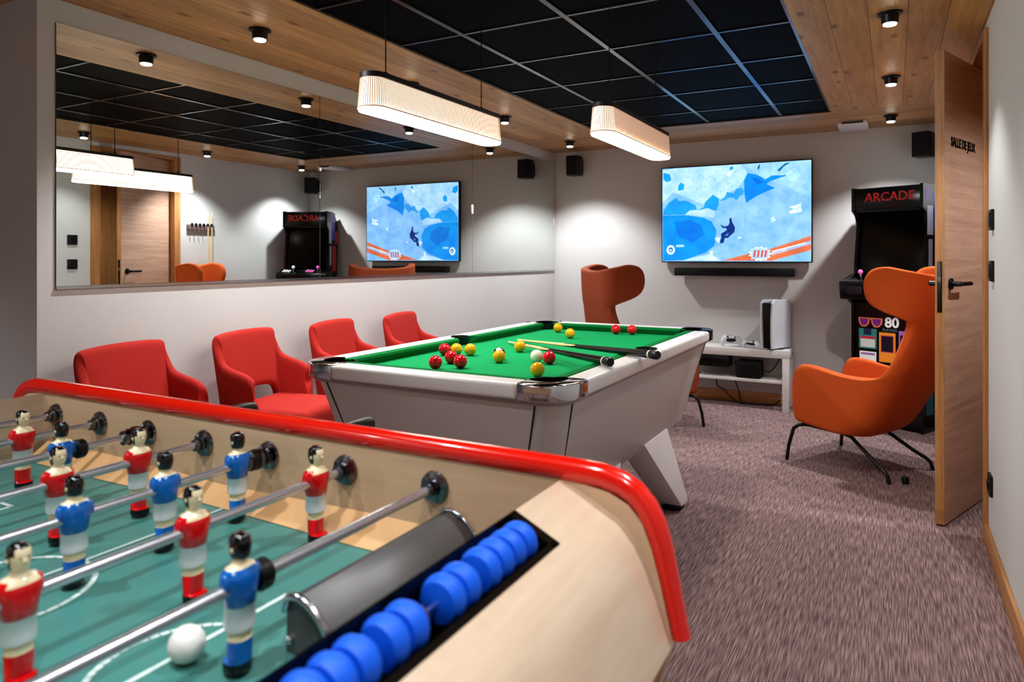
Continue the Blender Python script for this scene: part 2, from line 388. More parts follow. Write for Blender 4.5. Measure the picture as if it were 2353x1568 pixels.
# unseen spots added along both rows to light the near end
for x in (-2.44, -.015):
    for y in (2.13, 1.05, -.05, -1.1):
        if x < -2 and y > -.5: continue
        spot('spot_lamp', x, y, SP*(1.2 if x < -1 else .22 if y > 2 else .55), 150 if x < -1 else 105, 1.0)

for x in (-1.35, -.62):  # unseen spots added to brighten the football table
    spot('spot_lamp', x, .25, SP*.40, 105, .8)

# hanging lamps
def stadium(w, l, n=10):
    r = w/2; h = l/2-r
    return [(r*cos(pi*i/n), h+r*sin(pi*i/n)) for i in range(n+1)] + [(r*cos(pi+pi*i/n), -h+r*sin(pi+pi*i/n)) for i in range(n+1)]
def densify(pts, step):
    out = []
    for i in range(len(pts)):
        a, b = Vector(pts[i]), Vector(pts[(i+1) % len(pts)]); k = max(1, int((b-a).length/step+.5))
        out += [tuple(a+(b-a)*j/k) for j in range(k)]
    return out
def make_pendant():
    t = thing('hanging_lamp', 'long rounded string-sided hanging lamp over the near end of the pool table', 'lamp')
    W0, W1, LEN, Hh = .105, .088, .875, .122
    bot = densify(stadium(W0, LEN), .0075); top = densify(stadium(W1, LEN-.017), .0075)
    n = min(len(bot), len(top))
    res = lambda P: [P[int(i*len(P)/n)] for i in range(n)]
    bot, top = res(bot), res(top)
    g = G()
    for i in range(n):
        b = Vector(bot[i]); tp = Vector(top[i]); nx = Vector(bot[(i+1) % n])-Vector(bot[i-1])
        d = nx.normalized()*.0017; o = Vector((d.y, -d.x))*.7
        q = [(v.x, v.y) for v in (b-d, b+o, b+d, b-o)]; q2 = [(v.x, v.y) for v in (tp-d, tp+o, tp+d, tp-o)]
        g.rings([[(x, y, .008) for x, y in q], [(x, y, Hh-.012) for x, y in q2]], cap=False)
    g.build('string_shade', string_mat, t, smooth=False)
    g = G()
    lo, hi = stadium(W0-.010, LEN-.010), stadium(W1-.010, LEN-.027)
    g.rings([[(x, y, .011) for x, y in lo], [(x, y, Hh-.013) for x, y in hi]])
    bmesh.ops.recalc_face_normals(g.bm, faces=g.bm.faces); g.bm.normal_update()
    for fc in g.bm.faces:
        if fc.normal.x < -.45: fc.material_index = 1
        elif fc.normal.y < -.55 and fc.normal.x < .35: fc.material_index = 1
    g.build('light_core', [lamp_core, lamp_core_hi], t, recalc=False, smooth=False)
    g = G(); g.prism(stadium(W0-.006, LEN-.006), -.002, .010, 'z'); g.build('bottom_diffuser', lamp_white, t)
    g = G(); g.rings([[(x, y, z) for x, y in stadium(W0+.003, LEN+.003)] for z in (.006, .012)], cap=False); g.build('bottom_rim', string_mat, t)
    g = G(); g.prism(stadium(W1+.006, LEN-.012), Hh-.013, Hh+.004, 'z'); g.build('top_cap', lamp_cap, t)
    for y in (-.32, .32):
        g = G(); g.tube([(0, y, Hh), (0, y, .510)], .0022, 8); g.lathe([(.008, 0), (.008, .02), (.002, .024)], 'z', (0, y, Hh+.003), 10); g.build('cable', black, t)
    return t
pend = make_pendant(); pend.location = (-1.545, 2.235, 1.697); pend['group'] = 'hanging lamps over the pool table'
p2 = dup(pend, (-1.027, 3.035, 1.697), 0, 'long rounded string-sided hanging lamp over the far right of the pool table', 'hanging lamps over the pool table')

# ceiling vent
t = thing('ceiling_vent', 'small white ventilation outlet on the ceiling boards near the television wall', 'vent', (-.265, 5.82, ZC))
g = G(); g.box((-.10, -.15, -.028), (.10, .15, 0), .008); g.build('vent_frame', shelf_white, t)
g = G(); g.box((-.07, -.152, -.018), (.07, -.10, -.006)); g.build('vent_slot', seam, t)
g = G(); g.box((-.075, -.11, -.031), (.075, .12, -.026), .002); g.build('vent_flap', shelf_white, t)

# ================================================================== TELEVISION
tv = thing('television', 'wall-mounted flat television showing a blue snowboarding game', 'television', (-1.1745, YB-.032, 1.575))
W, Hh = 1.222, .826
g = G(); g.box((-W/2, -.03, -Hh/2), (W/2, .006, Hh/2), .004); g.build('case', black, tv)
g = G(); g.box((-.25, .0, -.2), (.25, .030, .2), .004); g.build('wall_bracket', black, tv)
ART = [  # (colour, outline in 0..1 of the picture)
 ('sky', (.62, .80, .98), [(0, 0), (1, 0), (1, 1), (0, 1)]),
 ('snow_hi', (.78, .90, .985), [(.0, .98), (.10, 1), (.56, 1), (.60, .88), (.52, .75), (.42, .66), (.30, .60), (.2, .66), (.08, .74), (.0, .64)]),
 ('snow_hi', (.70, .86, .985), [(.56, 1), (1, 1), (1, .62), (.86, .74), (.70, .84)]),
 ('blue', (.07, .62, .95), [(.003, .496), (.168, .493), (.292, .462), (.352, .42), (.384, .329), (.378, .229), (.371, .16), (.306, .09), (.161, .015), (.003, .005)]),
 ('blue2', (.02, .52, .88), [(.08, .42), (.2, .44), (.28, .38), (.30, .28), (.22, .2), (.12, .26)]),
 ('snow_hi', (.80, .90, .98), [(.168, .498), (.194, .532), (.325, .559), (.378, .523), (.371, .459), (.292, .472)]),
 ('mount', (.16, .66, .95), [(.007, .547), (.043, .627), (.102, .685), (.122, .643), (.168, .65), (.24, .596), (.25, .545), (.2, .547), (.161, .498), (.007, .501)]),
 ('mount', (.16, .66, .95), [(.246, .535), (.299, .572), (.306, .622), (.361, .699), (.404, .656), (.401, .587), (.381, .528), (.325, .561)]),
 ('mount', (.25, .68, .93), [(.401, .626), (.443, .664), (.457, .722), (.503, .699), (.519, .747), (.555, .76), (.572, .724), (.565, .686), (.549, .677), (.519, .629), (.503, .66), (.476, .662), (.437, .634)]),
 ('mount2', (.08, .58, .92), [(.572, .832), (.595, .903), (.647, .889), (.693, .852), (.733, .801), (.719, .782), (.775, .74), (.726, .714), (.647, .661), (.585, .596), (.575, .695)]),
 ('mount2', (.10, .60, .92), [(.7, .822), (.752, .867), (.864, .863), (.792, .835), (.733, .801)]),
 ('mount2', (.04, .48, .86), [(.62, .86), (.66, .85), (.70, .80), (.66, .78)]),
 ('mount', (.10, .66, .96), [(.007, .96), (.056, .935), (.066, .872), (.03, .855), (.007, .888)]),
 ('mount', (.10, .66, .96), [(.115, .807), (.135, .846), (.161, .814), (.154, .763), (.115, .756)]),
 ('mount', (.10, .60, .86), [(.475, .975), (.50, .985), (.497, .95), (.478, .945)]),
 ('rock', (.08, .38, .55), [(.66, .95), (.672, .985), (.68, .98), (.668, .93)]),
 ('rock', (.08, .45, .60), [(.79, .92), (.84, .985), (.87, .985), (.83, .95), (.80, .90)]),
 ('white', (.95, .99, 1), [(.45, .92), (.50, .945), (.49, .90), (.475, .87)]),
 ('white', (.93, .97, 1), [(.325, .04), (.345, .11), (.361, .11), (.358, .04), (.332, .015)]),
 ('white', (.86, .94, 1), [(.16, .012), (.34, .08), (.42, .008)]),
 ('white', (.95, .98, 1), [(.372, .24), (.40, .262), (.412, .235), (.40, .19), (.385, .215)]),
 ('rider', (.02, .20, .50), [(.473, .435), (.48, .454), (.489, .444), (.491, .414), (.512, .354), (.509, .305), (.463, .242), (.443, .243), (.437, .198), (.414, .184), (.411, .219), (.42, .243), (.417, .288), (.457, .326), (.453, .346), (.43, .347), (.414, .377), (.42, .382), (.437, .362), (.466, .371), (.476, .405)]),
 ('rider2', (.30, .55, .80), [(.44, .27), (.47, .30), (.465, .265)]),
 ('orange', (.98, .48, .30), [(.424, .008), (.601, .078), (.719, .116), (.997, .254), (.997, .113), (.752, .008)]),
 ('pale', (.80, .78, .90), [(.746, .098), (.997, .207), (.997, .172), (.752, .062)]),
 ('white', (1, 1, 1), [(.756, .106), (.963, .189), (.964, .175), (.759, .096)]),
 ('white', (1, 1, 1), [(.864, .543), (.936, .578), (.94, .54), (.897, .523)]),
 ('white', (1, 1, 1), [(.864, .505), (.94, .535), (.944, .492), (.867, .475)]),
 ('white', (.98, 1, 1), [(.535, .252), (.555, .255), (.553, .235), (.533, .232)]),
 ('pale', (.72, .88, 1), [(.10, .175), (.155, .178), (.16, .155), (.10, .152)]),
 ('pale', (.88, .95, 1), [(.745, .44), (.77, .45), (.78, .41), (.75, .39)]),
 ('pale', (.78, .92, 1), [(.84, .88), (.90, .93), (.94, .86), (.90, .80), (.86, .81)]),
]
star = []
for i in range(26):
    r = .078 if i % 2 == 0 else .060
    star.append((.677+r*cos(2*pi*i/26), .078+1.05*r*sin(2*pi*i/26)))
star = [(x, max(.006, y)) for x, y in star]
ART.append(('white', (1, 1, 1), star))
ART.append(('pale', (.72, .86, 1), [(.622, .03), (.62, .12), (.68, .135), (.735, .12), (.732, .03)]))
for k in range(4): ART.append(('badge_red', (.93, .30, .30), [(.632+.024*k, .045), (.640+.024*k, .115), (.652+.024*k, .112), (.645+.024*k, .045)]))
ART.append(('white', (1, 1, 1), [(.062+.031*cos(2*pi*i/20), .123+.052*sin(2*pi*i/20)) for i in range(20)]))
ART.append(('blue2', (.10, .50, .80), [(.062+.016*cos(2*pi*i/16), .123+.027*sin(2*pi*i/16)) for i in range(16)]))
ART.append(('white', (1, 1, 1), [(.052, .115), (.057, .135), (.062, .118), (.067, .135), (.072, .115), (.062, .108)]))
rnd = random.Random(3)
for k in range(46):      # rock flecks in the snowy slope
    x, y = rnd.uniform(.16, .54), rnd.uniform(.68, .97); r = rnd.uniform(.002, .006)
    ART.append(('fleck', (.55, .77, .92), [(x-r, y-r), (x+r*.5, y-r*1.4), (x+r, y+r*1.5), (x-r*.4, y+r)]))
mats, idx = [], {}
g = G(); sw, sh = W-.018, Hh-.018
for k, (nm, c, P) in enumerate(ART):
    key = c
    if key not in idx:
        idx[key] = len(mats); mats.append(screen_mat('screen_'+nm, c))
    yy = -.0306-.00004*k
    g.poly([((x-.5)*sw, yy, (y-.5)*sh) for x, y in P], idx[key])
bmesh.ops.recalc_face_normals(g.bm, faces=g.bm.faces)
for fc in g.bm.faces:
    fc.normal_update()
    if fc.normal.y > 0: fc.normal_flip()
g.build('screen', mats, tv, smooth=False, recalc=False)

# soundbar
sb = thing('soundbar', 'black soundbar on the wall below the television', 'soundbar', (-1.175, YB, 1.083))
g = G(); g.box((-.483, -.12, -.034), (.483, -.035, .034), .008); g.build('bar_body', black_matt, sb)
g = G(); g.box((-.2, -.04, -.02), (.2, 0, .02)); g.build('wall_bracket', black, sb)

# loudspeakers
def make_speaker():
    t = thing('loudspeaker', 'small black wall loudspeaker in the far left corner beside the mirror', 'speaker', (0, 0, 0), 0, 'wall loudspeakers')
    g = G(); g.box((-.058, -.085, -.09), (.058, .045, .09), .006); g.build('cabinet', black, t)
    g = G(); g.box((-.052, -.089, -.084), (.052, -.084, .084), .002); g.build('grille', black_matt, t)
    g = G(); g.box((-.02, .04, -.02), (.02, .10, .02), .003); g.box((-.035, .095, -.06), (.035, .108, .06), .002); g.build('wall_bracket', black, t)
    return t
sp = make_speaker(); sp.location = (-2.585, YB-.108, 2.05)
sp2 = dup(sp, (.20, YB-.108, 2.03), 0, 'small black wall loudspeaker above the arcade cabinet')
for ch in sp2.children:
    if ch.name.startswith(('cabinet', 'grille')): ch.rotation_euler = (0, 0, radians(-22))

# ================================================================== TELEVISION BENCH AND CONSOLE
BX0, BX1, BY0, BY1, BZ = -1.62, -.712, 5.775, 6.045, .475
tb = thing('television_bench', 'low white open bench with a shelf under the television', 'bench', ((BX0+BX1)/2, 5.92, 0))
hw, hd = (BX1-BX0)/2, .13
g = G(); g.box((-hw, -hd, BZ-.062), (hw, hd, BZ), .002); g.build('bench_top', shelf_white, tb)
g = G(); g.box((-hw+.05, -hd+.01, .212), (hw-.05, hd-.01, .237), .001); g.build('shelf', shelf_white, tb)
for sx in (-1, 1):
    for sy in (-1, 1):
        g = G(); x = sx*(hw-.025); y = sy*(hd-.025); g.box((x-.025, y-.025, 0), (x+.025, y+.025, BZ-.062), .0015); g.build('leg', shelf_white, tb)

gc = thing('game_console', 'tall white and black games console standing on the white bench', 'console', (-.825, 5.90, BZ), radians(-24))
g = G(); g.prism([(-.115, .012), (-.125, .37), (.115, .385), (.125, .012)], -.036, .036, 'x'); g.build('core', arc_black, gc)
for sx in (-1, 1):
    g = G()
    prof = [(-.128, .010), (-.136, .12), (-.139, .25), (-.130, .37), (-.10, .395), (.11, .392), (.128, .36), (.13, .01)]
    rings = []
    for d in (.036, .045, .050): 
        k = 1 if d < .05 else .985
        rings.append([(sx*(d + .006*(abs(y)/.13)*(z/.39)), y*k, z if k == 1 else .2+(z-.2)*k) for y, z in prof])
    g.rings(rings); g.build('side_panel', white_shell, gc)
g = G(); g.lathe([(.06, 0), (.062, .008), (.05, .013)], 'z', (0, 0, 0), 24); g.build('stand', black, gc)
g = G(); g.box((-.03, -.1205, .285), (.03, -.118, .289)); g.build('front_seam', steel_soft, gc, smooth=False)

def make_pad():
    t = thing('game_controller', 'white and black game controller propped up on the bench, left of the other one', 'controller', (0, 0, 0), 0, 'game controllers beside the console')
    g = G(); g.sphere((0, 0, .062), .05, 20, 10, sq=(1.05, .42, .55)); g.build('body', black, t)
    for sx in (-1, 1):
        g = G(); g.tube([(sx*.042, -.005, .078), (sx*.064, -.012, .055), (sx*.072, -.016, .025), (sx*.066, -.016, .004)], [.020, .021, .017, .010], 12); g.build('grip', white_shell, t)
        g = G(); g.lathe([(.007, 0), (.006, .012), (.010, .016), (.009, .02)], 'y', (sx*.022, -.040, .055), 12); g.build('thumbstick', black, t)
    g = G(); g.box((-.024, -.026, .066), (.024, -.018, .088), .004); g.build('touchpad', white_shell, t)
    return t
pad = make_pad(); pad.location = (-1.165, 5.86, BZ); pad.rotation_euler = (0, 0, radians(20))
dup(pad, (-1.000, 5.85, BZ), radians(-25), 'white and black game controller lying next to the console')
pads = [o for o in bpy.data.objects if o.name.startswith('game_controller')]
pads[0].scale = (.95, .95, 1.05); pads[1].scale = (.95, .95, .66)

t = thing('receiver_box', 'flat black electronic box hanging under the bench top', 'box', (-1.30, 5.88, BZ-.062))
g = G(); g.box((-.13, -.09, -.098), (.13, .09, -.0005), .004); g.build('casing', black, t)
g = G(); g.box((-.12, -.0915, -.075), (.12, -.089, -.03), .001); g.build('front_panel', arc_black, t)
t = thing('power_adapter', 'black boxy power unit standing on the bench shelf', 'power unit', (-1.02, 5.88, .237))
g = G(); g.box((-.095, -.08, .0), (.095, .08, .135), .012); g.build('casing', black_matt, t)
g = G()
for k in range(7): g.box((-.07, -.082, .03+.012*k), (.07, -.079, .036+.012*k))
g.build('cooling_fins', black, t, smooth=False)
def cable(pts, label, r=.0045):
    P = [Vector(p) for p in pts]; out = []
    for i in range(len(P)-1):
        p0, p1, p2, p3 = P[max(i-1, 0)], P[i], P[i+1], P[min(i+2, len(P)-1)]
        for k in range(6):
            u = k/6; out.append(.5*((2*p1)+(-p0+p2)*u+(2*p0-5*p1+4*p2-p3)*u*u+(-p0+3*p1-3*p2+p3)*u**3))
    out.append(P[-1])
    g = G(); g.tube(out, r, 8); return tag(g.build('power_cable', black), label, 'cable', 'cables around the bench')
cable([(-1.50, 5.95, .40), (-1.49, 5.90, .34), (-1.46, 5.87, .275), (-1.41, 5.86, .243)], 'thin black cable looping down to the left of the hanging box')
cable([(-1.17, 6.052, .34), (-1.16, 6.053, .28), (-1.165, 6.04, .18), (-1.13, 6.02, .08), (-1.10, 5.98, .006), (-.95, 5.96, .006)], 'black cable dropping from the bench shelf down to the floor')
cable([(-.80, 5.96, .40), (-.84, 5.93, .32), (-.88, 5.90, .285), (-.915, 5.89, .30)], 'black cable running from the bench top into the power unit')
cable([(-1.32, 6.03, .19), (-1.31, 6.03, .12), (-1.25, 6.02, .09), (-1.18, 6.0, .03), (-1.08, 5.93, .006), (-.88, 5.98, .006), (-.80, 6.0, .05)], 'black cable tangled along the wooden skirting below the bench', .005)

# ================================================================== ARCADE CABINET
ac = thing('arcade_cabinet', 'black arcade game cabinet with ARCADE marquee in the far right corner', 'arcade cabinet', (-.272, 5.705, 0), radians(-25))
AW = .495
prof = [(.0, 0), (.0, .86), (-.10, .92), (-.115, 1.03), (.035, 1.085), (.035, 1.15), (.075, 1.45), (.045, 1.51), (.0, 1.545), (.0, 1.71), (.20, 1.71)]
prof += arc(.20, 1.51, .17, 80, 0, 6) + [(.37, 1.3), (.34, 1.0), (.34, 0)]
for x0, x1 in ((0, .022), (AW-.022, AW)):
    g = G(); g.prism(prof, x0, x1, 'x'); g.build('side_panel', arc_black, ac, smooth=False)
pan = G(); pan.box((.022, .012, .02), (AW-.022, .03, .875), 0); pan.build('front_panel', arc_black, ac, smooth=False)
g = G(); g.box((.022, .02, 1.545), (AW-.022, .34, 1.705)); g.box((.022, .30, .02), (AW-.022, .325, 1.55)); g.build('cabinet_back', arc_black, ac, smooth=False)
mq = G(); mq.box((.022, .004, 1.55), (AW-.022, .018, 1.70), .002); mqo = mq.build('marquee', arc_black, ac)
red_let = M('marquee_red', (.62, .12, .10), .5, emit=(.75, .14, .11), estr=.12)
text('marquee_lettering', 'ARCADE', .088, red_let, mqo, frame((AW/2+.02, .002, 1.632), (1, 0, 0), (0, 0, 1)), depth=.001, bold=.001)
g = G(); g.hexa([(.022, .05, 1.09), (AW-.022, .05, 1.09), (AW-.022, .075, 1.10), (.022, .075, 1.10)], [(.022, .115, 1.53), (AW-.022, .115, 1.53), (AW-.022, .14, 1.54), (.022, .14, 1.54)]); g.build('screen', screen_black, ac, smooth=False)
g = G(); g.box((.022, .02, 1.532), (AW-.022, .10, 1.548)); g.build('speaker_bar', black, ac, smooth=False)
g = G(); g.hexa([(-.035, -.105, .90), (AW+.035, -.105, .90), (AW+.035, .06, .90), (-.035, .06, .90)], [(-.035, -.12, 1.03), (AW+.035, -.12, 1.03), (AW+.035, .06, 1.085), (-.035, .06, 1.085)], .012)
cp = g.build('control_panel', arc_black, ac)
pink = flat('pink_plastic', (.93, .45, .75), .25, .25); whitep = flat('white_plastic', (.92, .92, .95), .2, .25)
zt = lambda y: 1.03+(y+.12)*.055/.18
for x, m_ in ((.09, pink), (.36, whitep)):
    g = G(); g.tube([(x, -.04, zt(-.04)), (x, -.045, zt(-.04)+.032)], .005, 8, mi=0); g.sphere((x, -.046, zt(-.04)+.045), .017, 14, 10, mi=1); g.build('joystick', [steel, m_], ac)
for bx, m_ in ((.145, pink), (.405, whitep)):
    for k in range(6):
        x = bx+.032*(k % 3); y = -.065+.04*(k//3)+.006*(k % 3)
        g = G(); g.lathe([(.013, 0), (.013, .006), (.009, .010), (0, .010)], 'z', (x, y, zt(y)), 14); g.build('button', m_, ac)
g = G(); g.box((.03, -.122, .94), (.14, -.112, 1.0), .004); g.build('coin_plate', M('gunmetal', (.22, .2, .22), .4, metal=.6), ac)
# printed front art
art_m = {}
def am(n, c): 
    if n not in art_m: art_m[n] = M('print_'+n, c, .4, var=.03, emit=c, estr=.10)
    return art_m[n]
def decal(name, rects, z=0.0):
    g = G(); ms = []
    for n, c, P in rects:
        m_ = am(n, c)
        if m_ not in ms: ms.append(m_)
        g.prism(P, .0112-.0005*(len(ms)), .012, 'y', mi=ms.index(m_))
    return g.build(name, ms, ac, smooth=False)
R4 = lambda x0, z0, x1, z1: [(x0, z0), (x1, z0), (x1, z1), (x0, z1)]
lens = lambda cx, cz, k: [(cx-.040*k, cz+.030*k), (cx+.040*k, cz+.030*k), (cx+.034*k, cz-.012*k), (cx+.012*k, cz-.034*k), (cx-.016*k, cz-.034*k), (cx-.034*k, cz-.010*k)]
decal('sunglasses_print', [('tan', (.88, .50, .30), lens(.087, .738, 1.05)), ('tan', (.88, .50, .30), lens(.178, .738, 1.05)), ('tan', (.88, .50, .30), R4(.12, .757, .145, .768)),
      ('purple', (.45, .12, .50), lens(.087, .738, .76)), ('purple', (.45, .12, .50), lens(.178, .738, .76))])
text('number_print', '80', .098, am('white', (.93, .93, .92)), ac, frame((.283, .0112, .740), (1, 0, 0), (0, 0, 1)), depth=.0008, bold=.003)
text('word_print', 'PLAYERS', .026, am('greyblue', (.42, .52, .58)), ac, frame((.268, .0112, .688), (1, 0, 0), (0, 0, 1)), depth=.0008)
decal('floppy_disk_print', [('teal', (.20, .50, .50), R4(.05, .545, .178, .69)), ('navy', (.08, .16, .30), R4(.085, .645, .14, .69)), ('paleg', (.80, .82, .80), R4(.062, .555, .166, .615)), ('crimson', (.80, .15, .25), R4(.062, .618, .166, .634))])
decal('game_screen_print', [('amber', (.92, .58, .18), R4(.195, .46, .308, .67)), ('magenta', (.75, .25, .45), R4(.207, .53, .296, .65)), ('ink', (.08, .04, .12), R4(.212, .535, .291, .645))])
decal('white_card_print', [('white', (.93, .93, .92), R4(.055, .41, .175, .525)), ('lilac', (.62, .42, .72), R4(.065, .50, .165, .515))])
decal('violet_card_print', [('lilac', (.62, .42, .72), R4(.33, .53, .415, .69)), ('ink', (.08, .04, .12), R4(.34, .55, .405, .66))])
# side art (right-hand and left-hand outer faces)
for x, d, nm in ((AW, 1, 'side_print'), (0, -1, 'side_print')):
    g = G(); ms = [am('s1', (.20, .22, .55)), am('s2', (.55, .55, .60)), am('s3', (.60, .15, .18)), am('s4', (.30, .15, .42)), am('s5', (.12, .30, .36))]
    for P, k in (([(.03, 1.60), (.10, 1.60), (.10, 1.69), (.03, 1.69)], 3), ([(.06, 1.36), (.15, 1.36), (.15, 1.56), (.06, 1.56)], 1), ([(.16, 1.40), (.26, 1.40), (.26, 1.66), (.16, 1.66)], 0), ([(.27, 1.36), (.35, 1.36), (.35, 1.5), (.27, 1.5)], 2),
                 ([(.08, 1.12), (.14, 1.12), (.14, 1.33), (.08, 1.33)], 1), ([(.18, 1.05), (.30, 1.05), (.30, 1.33), (.18, 1.33)], 2), ([(.05, .6), (.16, .6), (.16, .8), (.05, .8)], 3), ([(.19, .7), (.3, .7), (.3, .95), (.19, .95)], 4),
                 ([(.05, .12), (.15, .12), (.15, .35), (.05, .35)], 4), ([(.18, .2), (.3, .2), (.3, .55), (.18, .55)], 3), ([(.05, .39), (.14, .39), (.14, .55), (.05, .55)], 2)):
        g.prism(P, x, x+d*.0008, 'x', mi=k)
    g.build(nm, ms, ac, smooth=False)

# ================================================================== RIGHT WALL FITTINGS
def plate(name, label, y, z, cat, socket=False, grp=None):
    t = thing(name, label, cat, (XR, y, z), 0, grp)
    g = G(); g.box((-.012, -.041, -.041), (0, .041, .041), .003); g.build('plate', black, t)
    g = G()
    if socket: g.lathe([(.021, 0), (.021, -.004), (.018, -.004), (.018, -.001), (0, -.001)], 'x', (-.012, 0, 0), 20)
    else: g.box((-.016, -.028, -.028), (-.011, .028, .028), .002)
    g.build('socket_cup' if socket else 'rocker', black, t)
plate('light_switch', 'black light switch, the upper of the two beside the door frame', 3.36, 1.352, 'switch', grp='black wall plates by the door')
plate('light_switch', 'black light switch, the lower of the two beside the door frame', 3.36, 1.148, 'switch', grp='black wall plates by the door')
plate('wall_socket', 'black power socket low on the right wall by the skirting', 3.40, .285, 'socket', True, 'black wall plates by the door')

cr = thing('cue_rack', 'small wall rack for cues, seen in the mirror beside the door', 'rack', (XR, 4.585, 1.50))
g = G(); g.box((-.03, -.15, -.028), (0, .15, .028), .006); g.build('rail', M('grey_wood', (.45, .38, .37), .5), cr)
for k in range(6):
    g = G(); g.lathe([(.010, 0), (.012, .01), (.010, .02)], 'z', (-.035, -.11+.044*k, .020), 12); g.build('clip', black, cr)
for k in range(4):
    g = G(); g.tube([(-.03, -.12+.045*k, -.028), (-.034, -.12+.045*k, -.045), (-.045, -.12+.045*k, -.048)], .003, 6); g.build('hook', steel_soft, cr)
g = G(); g.box((-.06, -.15, -1.34), (0, .15, -1.31), .004); g.build('cue_rest', M('grey_wood_rest', (.45, .38, .37), .5), cr)

maple = wood('maple_cue', (.93, .80, .60), (.84, .68, .47), 'X', stretch=20, rough=.3)
ferrule = flat('cream_ferrule', (.93, .9, .82))
def make_cue(name, label, L, grp):
    t = thing(name, label, 'cue', group=grp)
    g = G(); g.lathe([(.0048, .012), (.0085, L*.5)], 'x', (0, 0, 0), 14); g.build('shaft', maple, t)
    g = G(); g.lathe([(.0046, 0), (.0048, .0125)], 'x', (0, 0, 0), 12); g.build('tip', ferrule, t)
    g = G(); n = 14
    rs = [[(L*.5+(.0 if j % 4 else -.10), .0088*cos(2*pi*j/n), .0088*sin(2*pi*j/n)) for j in range(n)]]
    for h, r in ((.55, .0095), (.97, .0150)): rs.append([(L*h, r*cos(2*pi*j/n), r*sin(2*pi*j/n)) for j in range(n)])
    g.rings(rs); g.build('butt', M('dark_butt', (.045, .03, .035), .25), t)
    g = G(); g.lathe([(.0152, L*.955), (.0152, L*.962)], 'x', (0, 0, 0), 16); g.build('ring', ferrule, t)
    g = G(); g.lathe([(.0156, L*.968), (.0166, L*.975), (.0166, L*.995), (.014, L), (0, L)], 'x', (0, 0, 0), 18); g.build('rubber_bumper', black, t)
    return t
def lay(o, tip, butt):
    d = Vector(butt)-Vector(tip); o.location = tip; o.rotation_euler = d.to_track_quat('X', 'Z').to_euler()
CL = 1.03
c1 = make_cue('pool_cue', 'pool cue lying farther back across the right cushion of the table', CL, 'cues lying on the pool table')
lay(c1, (-1.605, 3.0, .8005), (-.765, 2.46, .8505))
c2 = dup(c1, (0, 0, 0), 0, 'pool cue lying nearer the camera, its tip behind a yellow ball')
lay(c2, (-1.60, 2.90, .8005), (-.828, 2.21, .8505))
for y, lab in ((4.655, 'upright cue in the wall rack, the nearer to the door frame'), (4.70, 'upright cue in the wall rack, the farther from the door frame')):
    c = dup(c1, (0, 0, 0), 0, lab, 'cues in the wall rack'); c.scale = (1.42, .85, .85)
    lay(c, (XR-.035, y, 1.655), (XR-.035, y, .192))

# ================================================================== POOL TABLE
TX0, TX1, TY0, TY1, TZ = -1.875, -.817, 1.820, 3.750, .828
CX, CY = (TX0+TX1)/2, (TY0+TY1)/2
pt = thing('pool_table', 'white pool table with green cloth and chrome corner caps', 'pool table', (CX, CY, 0))
hx, hy = (TX1-TX0)/2, (TY1-TY0)/2
RW = .085                    # rail width
ZB = .792                    # cloth height
g = G(); g.box((-hx+.07, -hy+.07, ZB-.03), (hx-.07, hy-.07, ZB)); g.build('cloth_bed', cloth, pt, smooth=False)
capl = .165
def rail(x0, y0, x1, y1):
    g = G(); g.box((x0, y0, TZ-.050), (x1, y1, TZ), .012, seg=3); g.build('rail', table_white, pt)
rail(-hx+capl, -hy, hx-capl, -hy+RW); rail(-hx+capl, hy-RW, hx-capl, hy)
for sx in (-1, 1):
    a, b = sorted((sx*hx, sx*(hx-RW)))
    rail(a, -hy+capl, b, -.045); rail(a, .045, b, hy-capl)
def cush(p, q, n):
    """cushion from p to q (2D), n = inward unit normal; mitred ends"""
    p, q, n = Vector(p), Vector(q), Vector(n); d = (q-p).normalized(); ins = d*.03
    pts = lambda a, b: [(a.x, a.y), (b.x, b.y)]
    g = G(); rs = []
    for e, sg in ((p, 1), (q, -1)):
        o = e; i_ = e+n*.040+ins*sg
        rs.append([(o.x, o.y, ZB), (i_.x-n.x*.012, i_.y-n.y*.012, ZB), (i_.x, i_.y, TZ-.012), (i_.x-n.x*.004, i_.y-n.y*.004, TZ-.003), (o.x, o.y, TZ-.001)])
    g.rings(rs); g.build('cushion', cushion_green, pt, smooth=False)
ix, iy = hx-RW, hy-RW
cush((-ix+.05, -iy), (ix-.05, -iy), (0, 1)); cush((-ix+.05, iy), (ix-.05, iy), (0, -1))
for sx in (-1, 1):
    cush((sx*ix, -iy+.05), (sx*ix, -.05), (-sx, 0)); cush((sx*ix, .05), (sx*ix, iy-.05), (-sx, 0))
# corner caps: rounded outside, scooped round the pocket
dark_cap = M('dark_chrome', (.10, .11, .13), .18, metal=.9)
for sx in (-1, 1):
    for sy in (-1, 1):
        R = .105; P = []
        # in a local quarter: x to the right along one rail, y along the other, origin at the outer corner
        outer = [(capl, 0)] + [(R-R*sin(radians(a)), R-R*cos(radians(a))) for a in range(0, 91, 10)] + [(0, capl)]
        cxp = .112; rp = .056
        inner = [(RW, capl)] + [(cxp+rp*cos(radians(a)), cxp+rp*sin(radians(a))) for a in [118+214*i/14 for i in range(15)]] + [(capl, RW)]
        poly = [(sx*(hx-x), sy*(hy-y)) for x, y in outer+inner]
        g = G(); g.prism(poly, TZ-.052, TZ+.003, 'z', bev=.006); g.build('corner_cap', steel if not (sx > 0 and sy > 0) else dark_cap, pt, ang=50)
        g = G(); c = (sx*(hx-cxp), sy*(hy-cxp)); g.lathe([(.0, -.05), (.05, -.05), (.0540, -.012), (.0556, -.002), (.052, -.002), (.048, -.04), (.0, -.045)], 'z', (c[0], c[1], TZ), 28)
        po = g.build('pocket', pocket_black, pt)
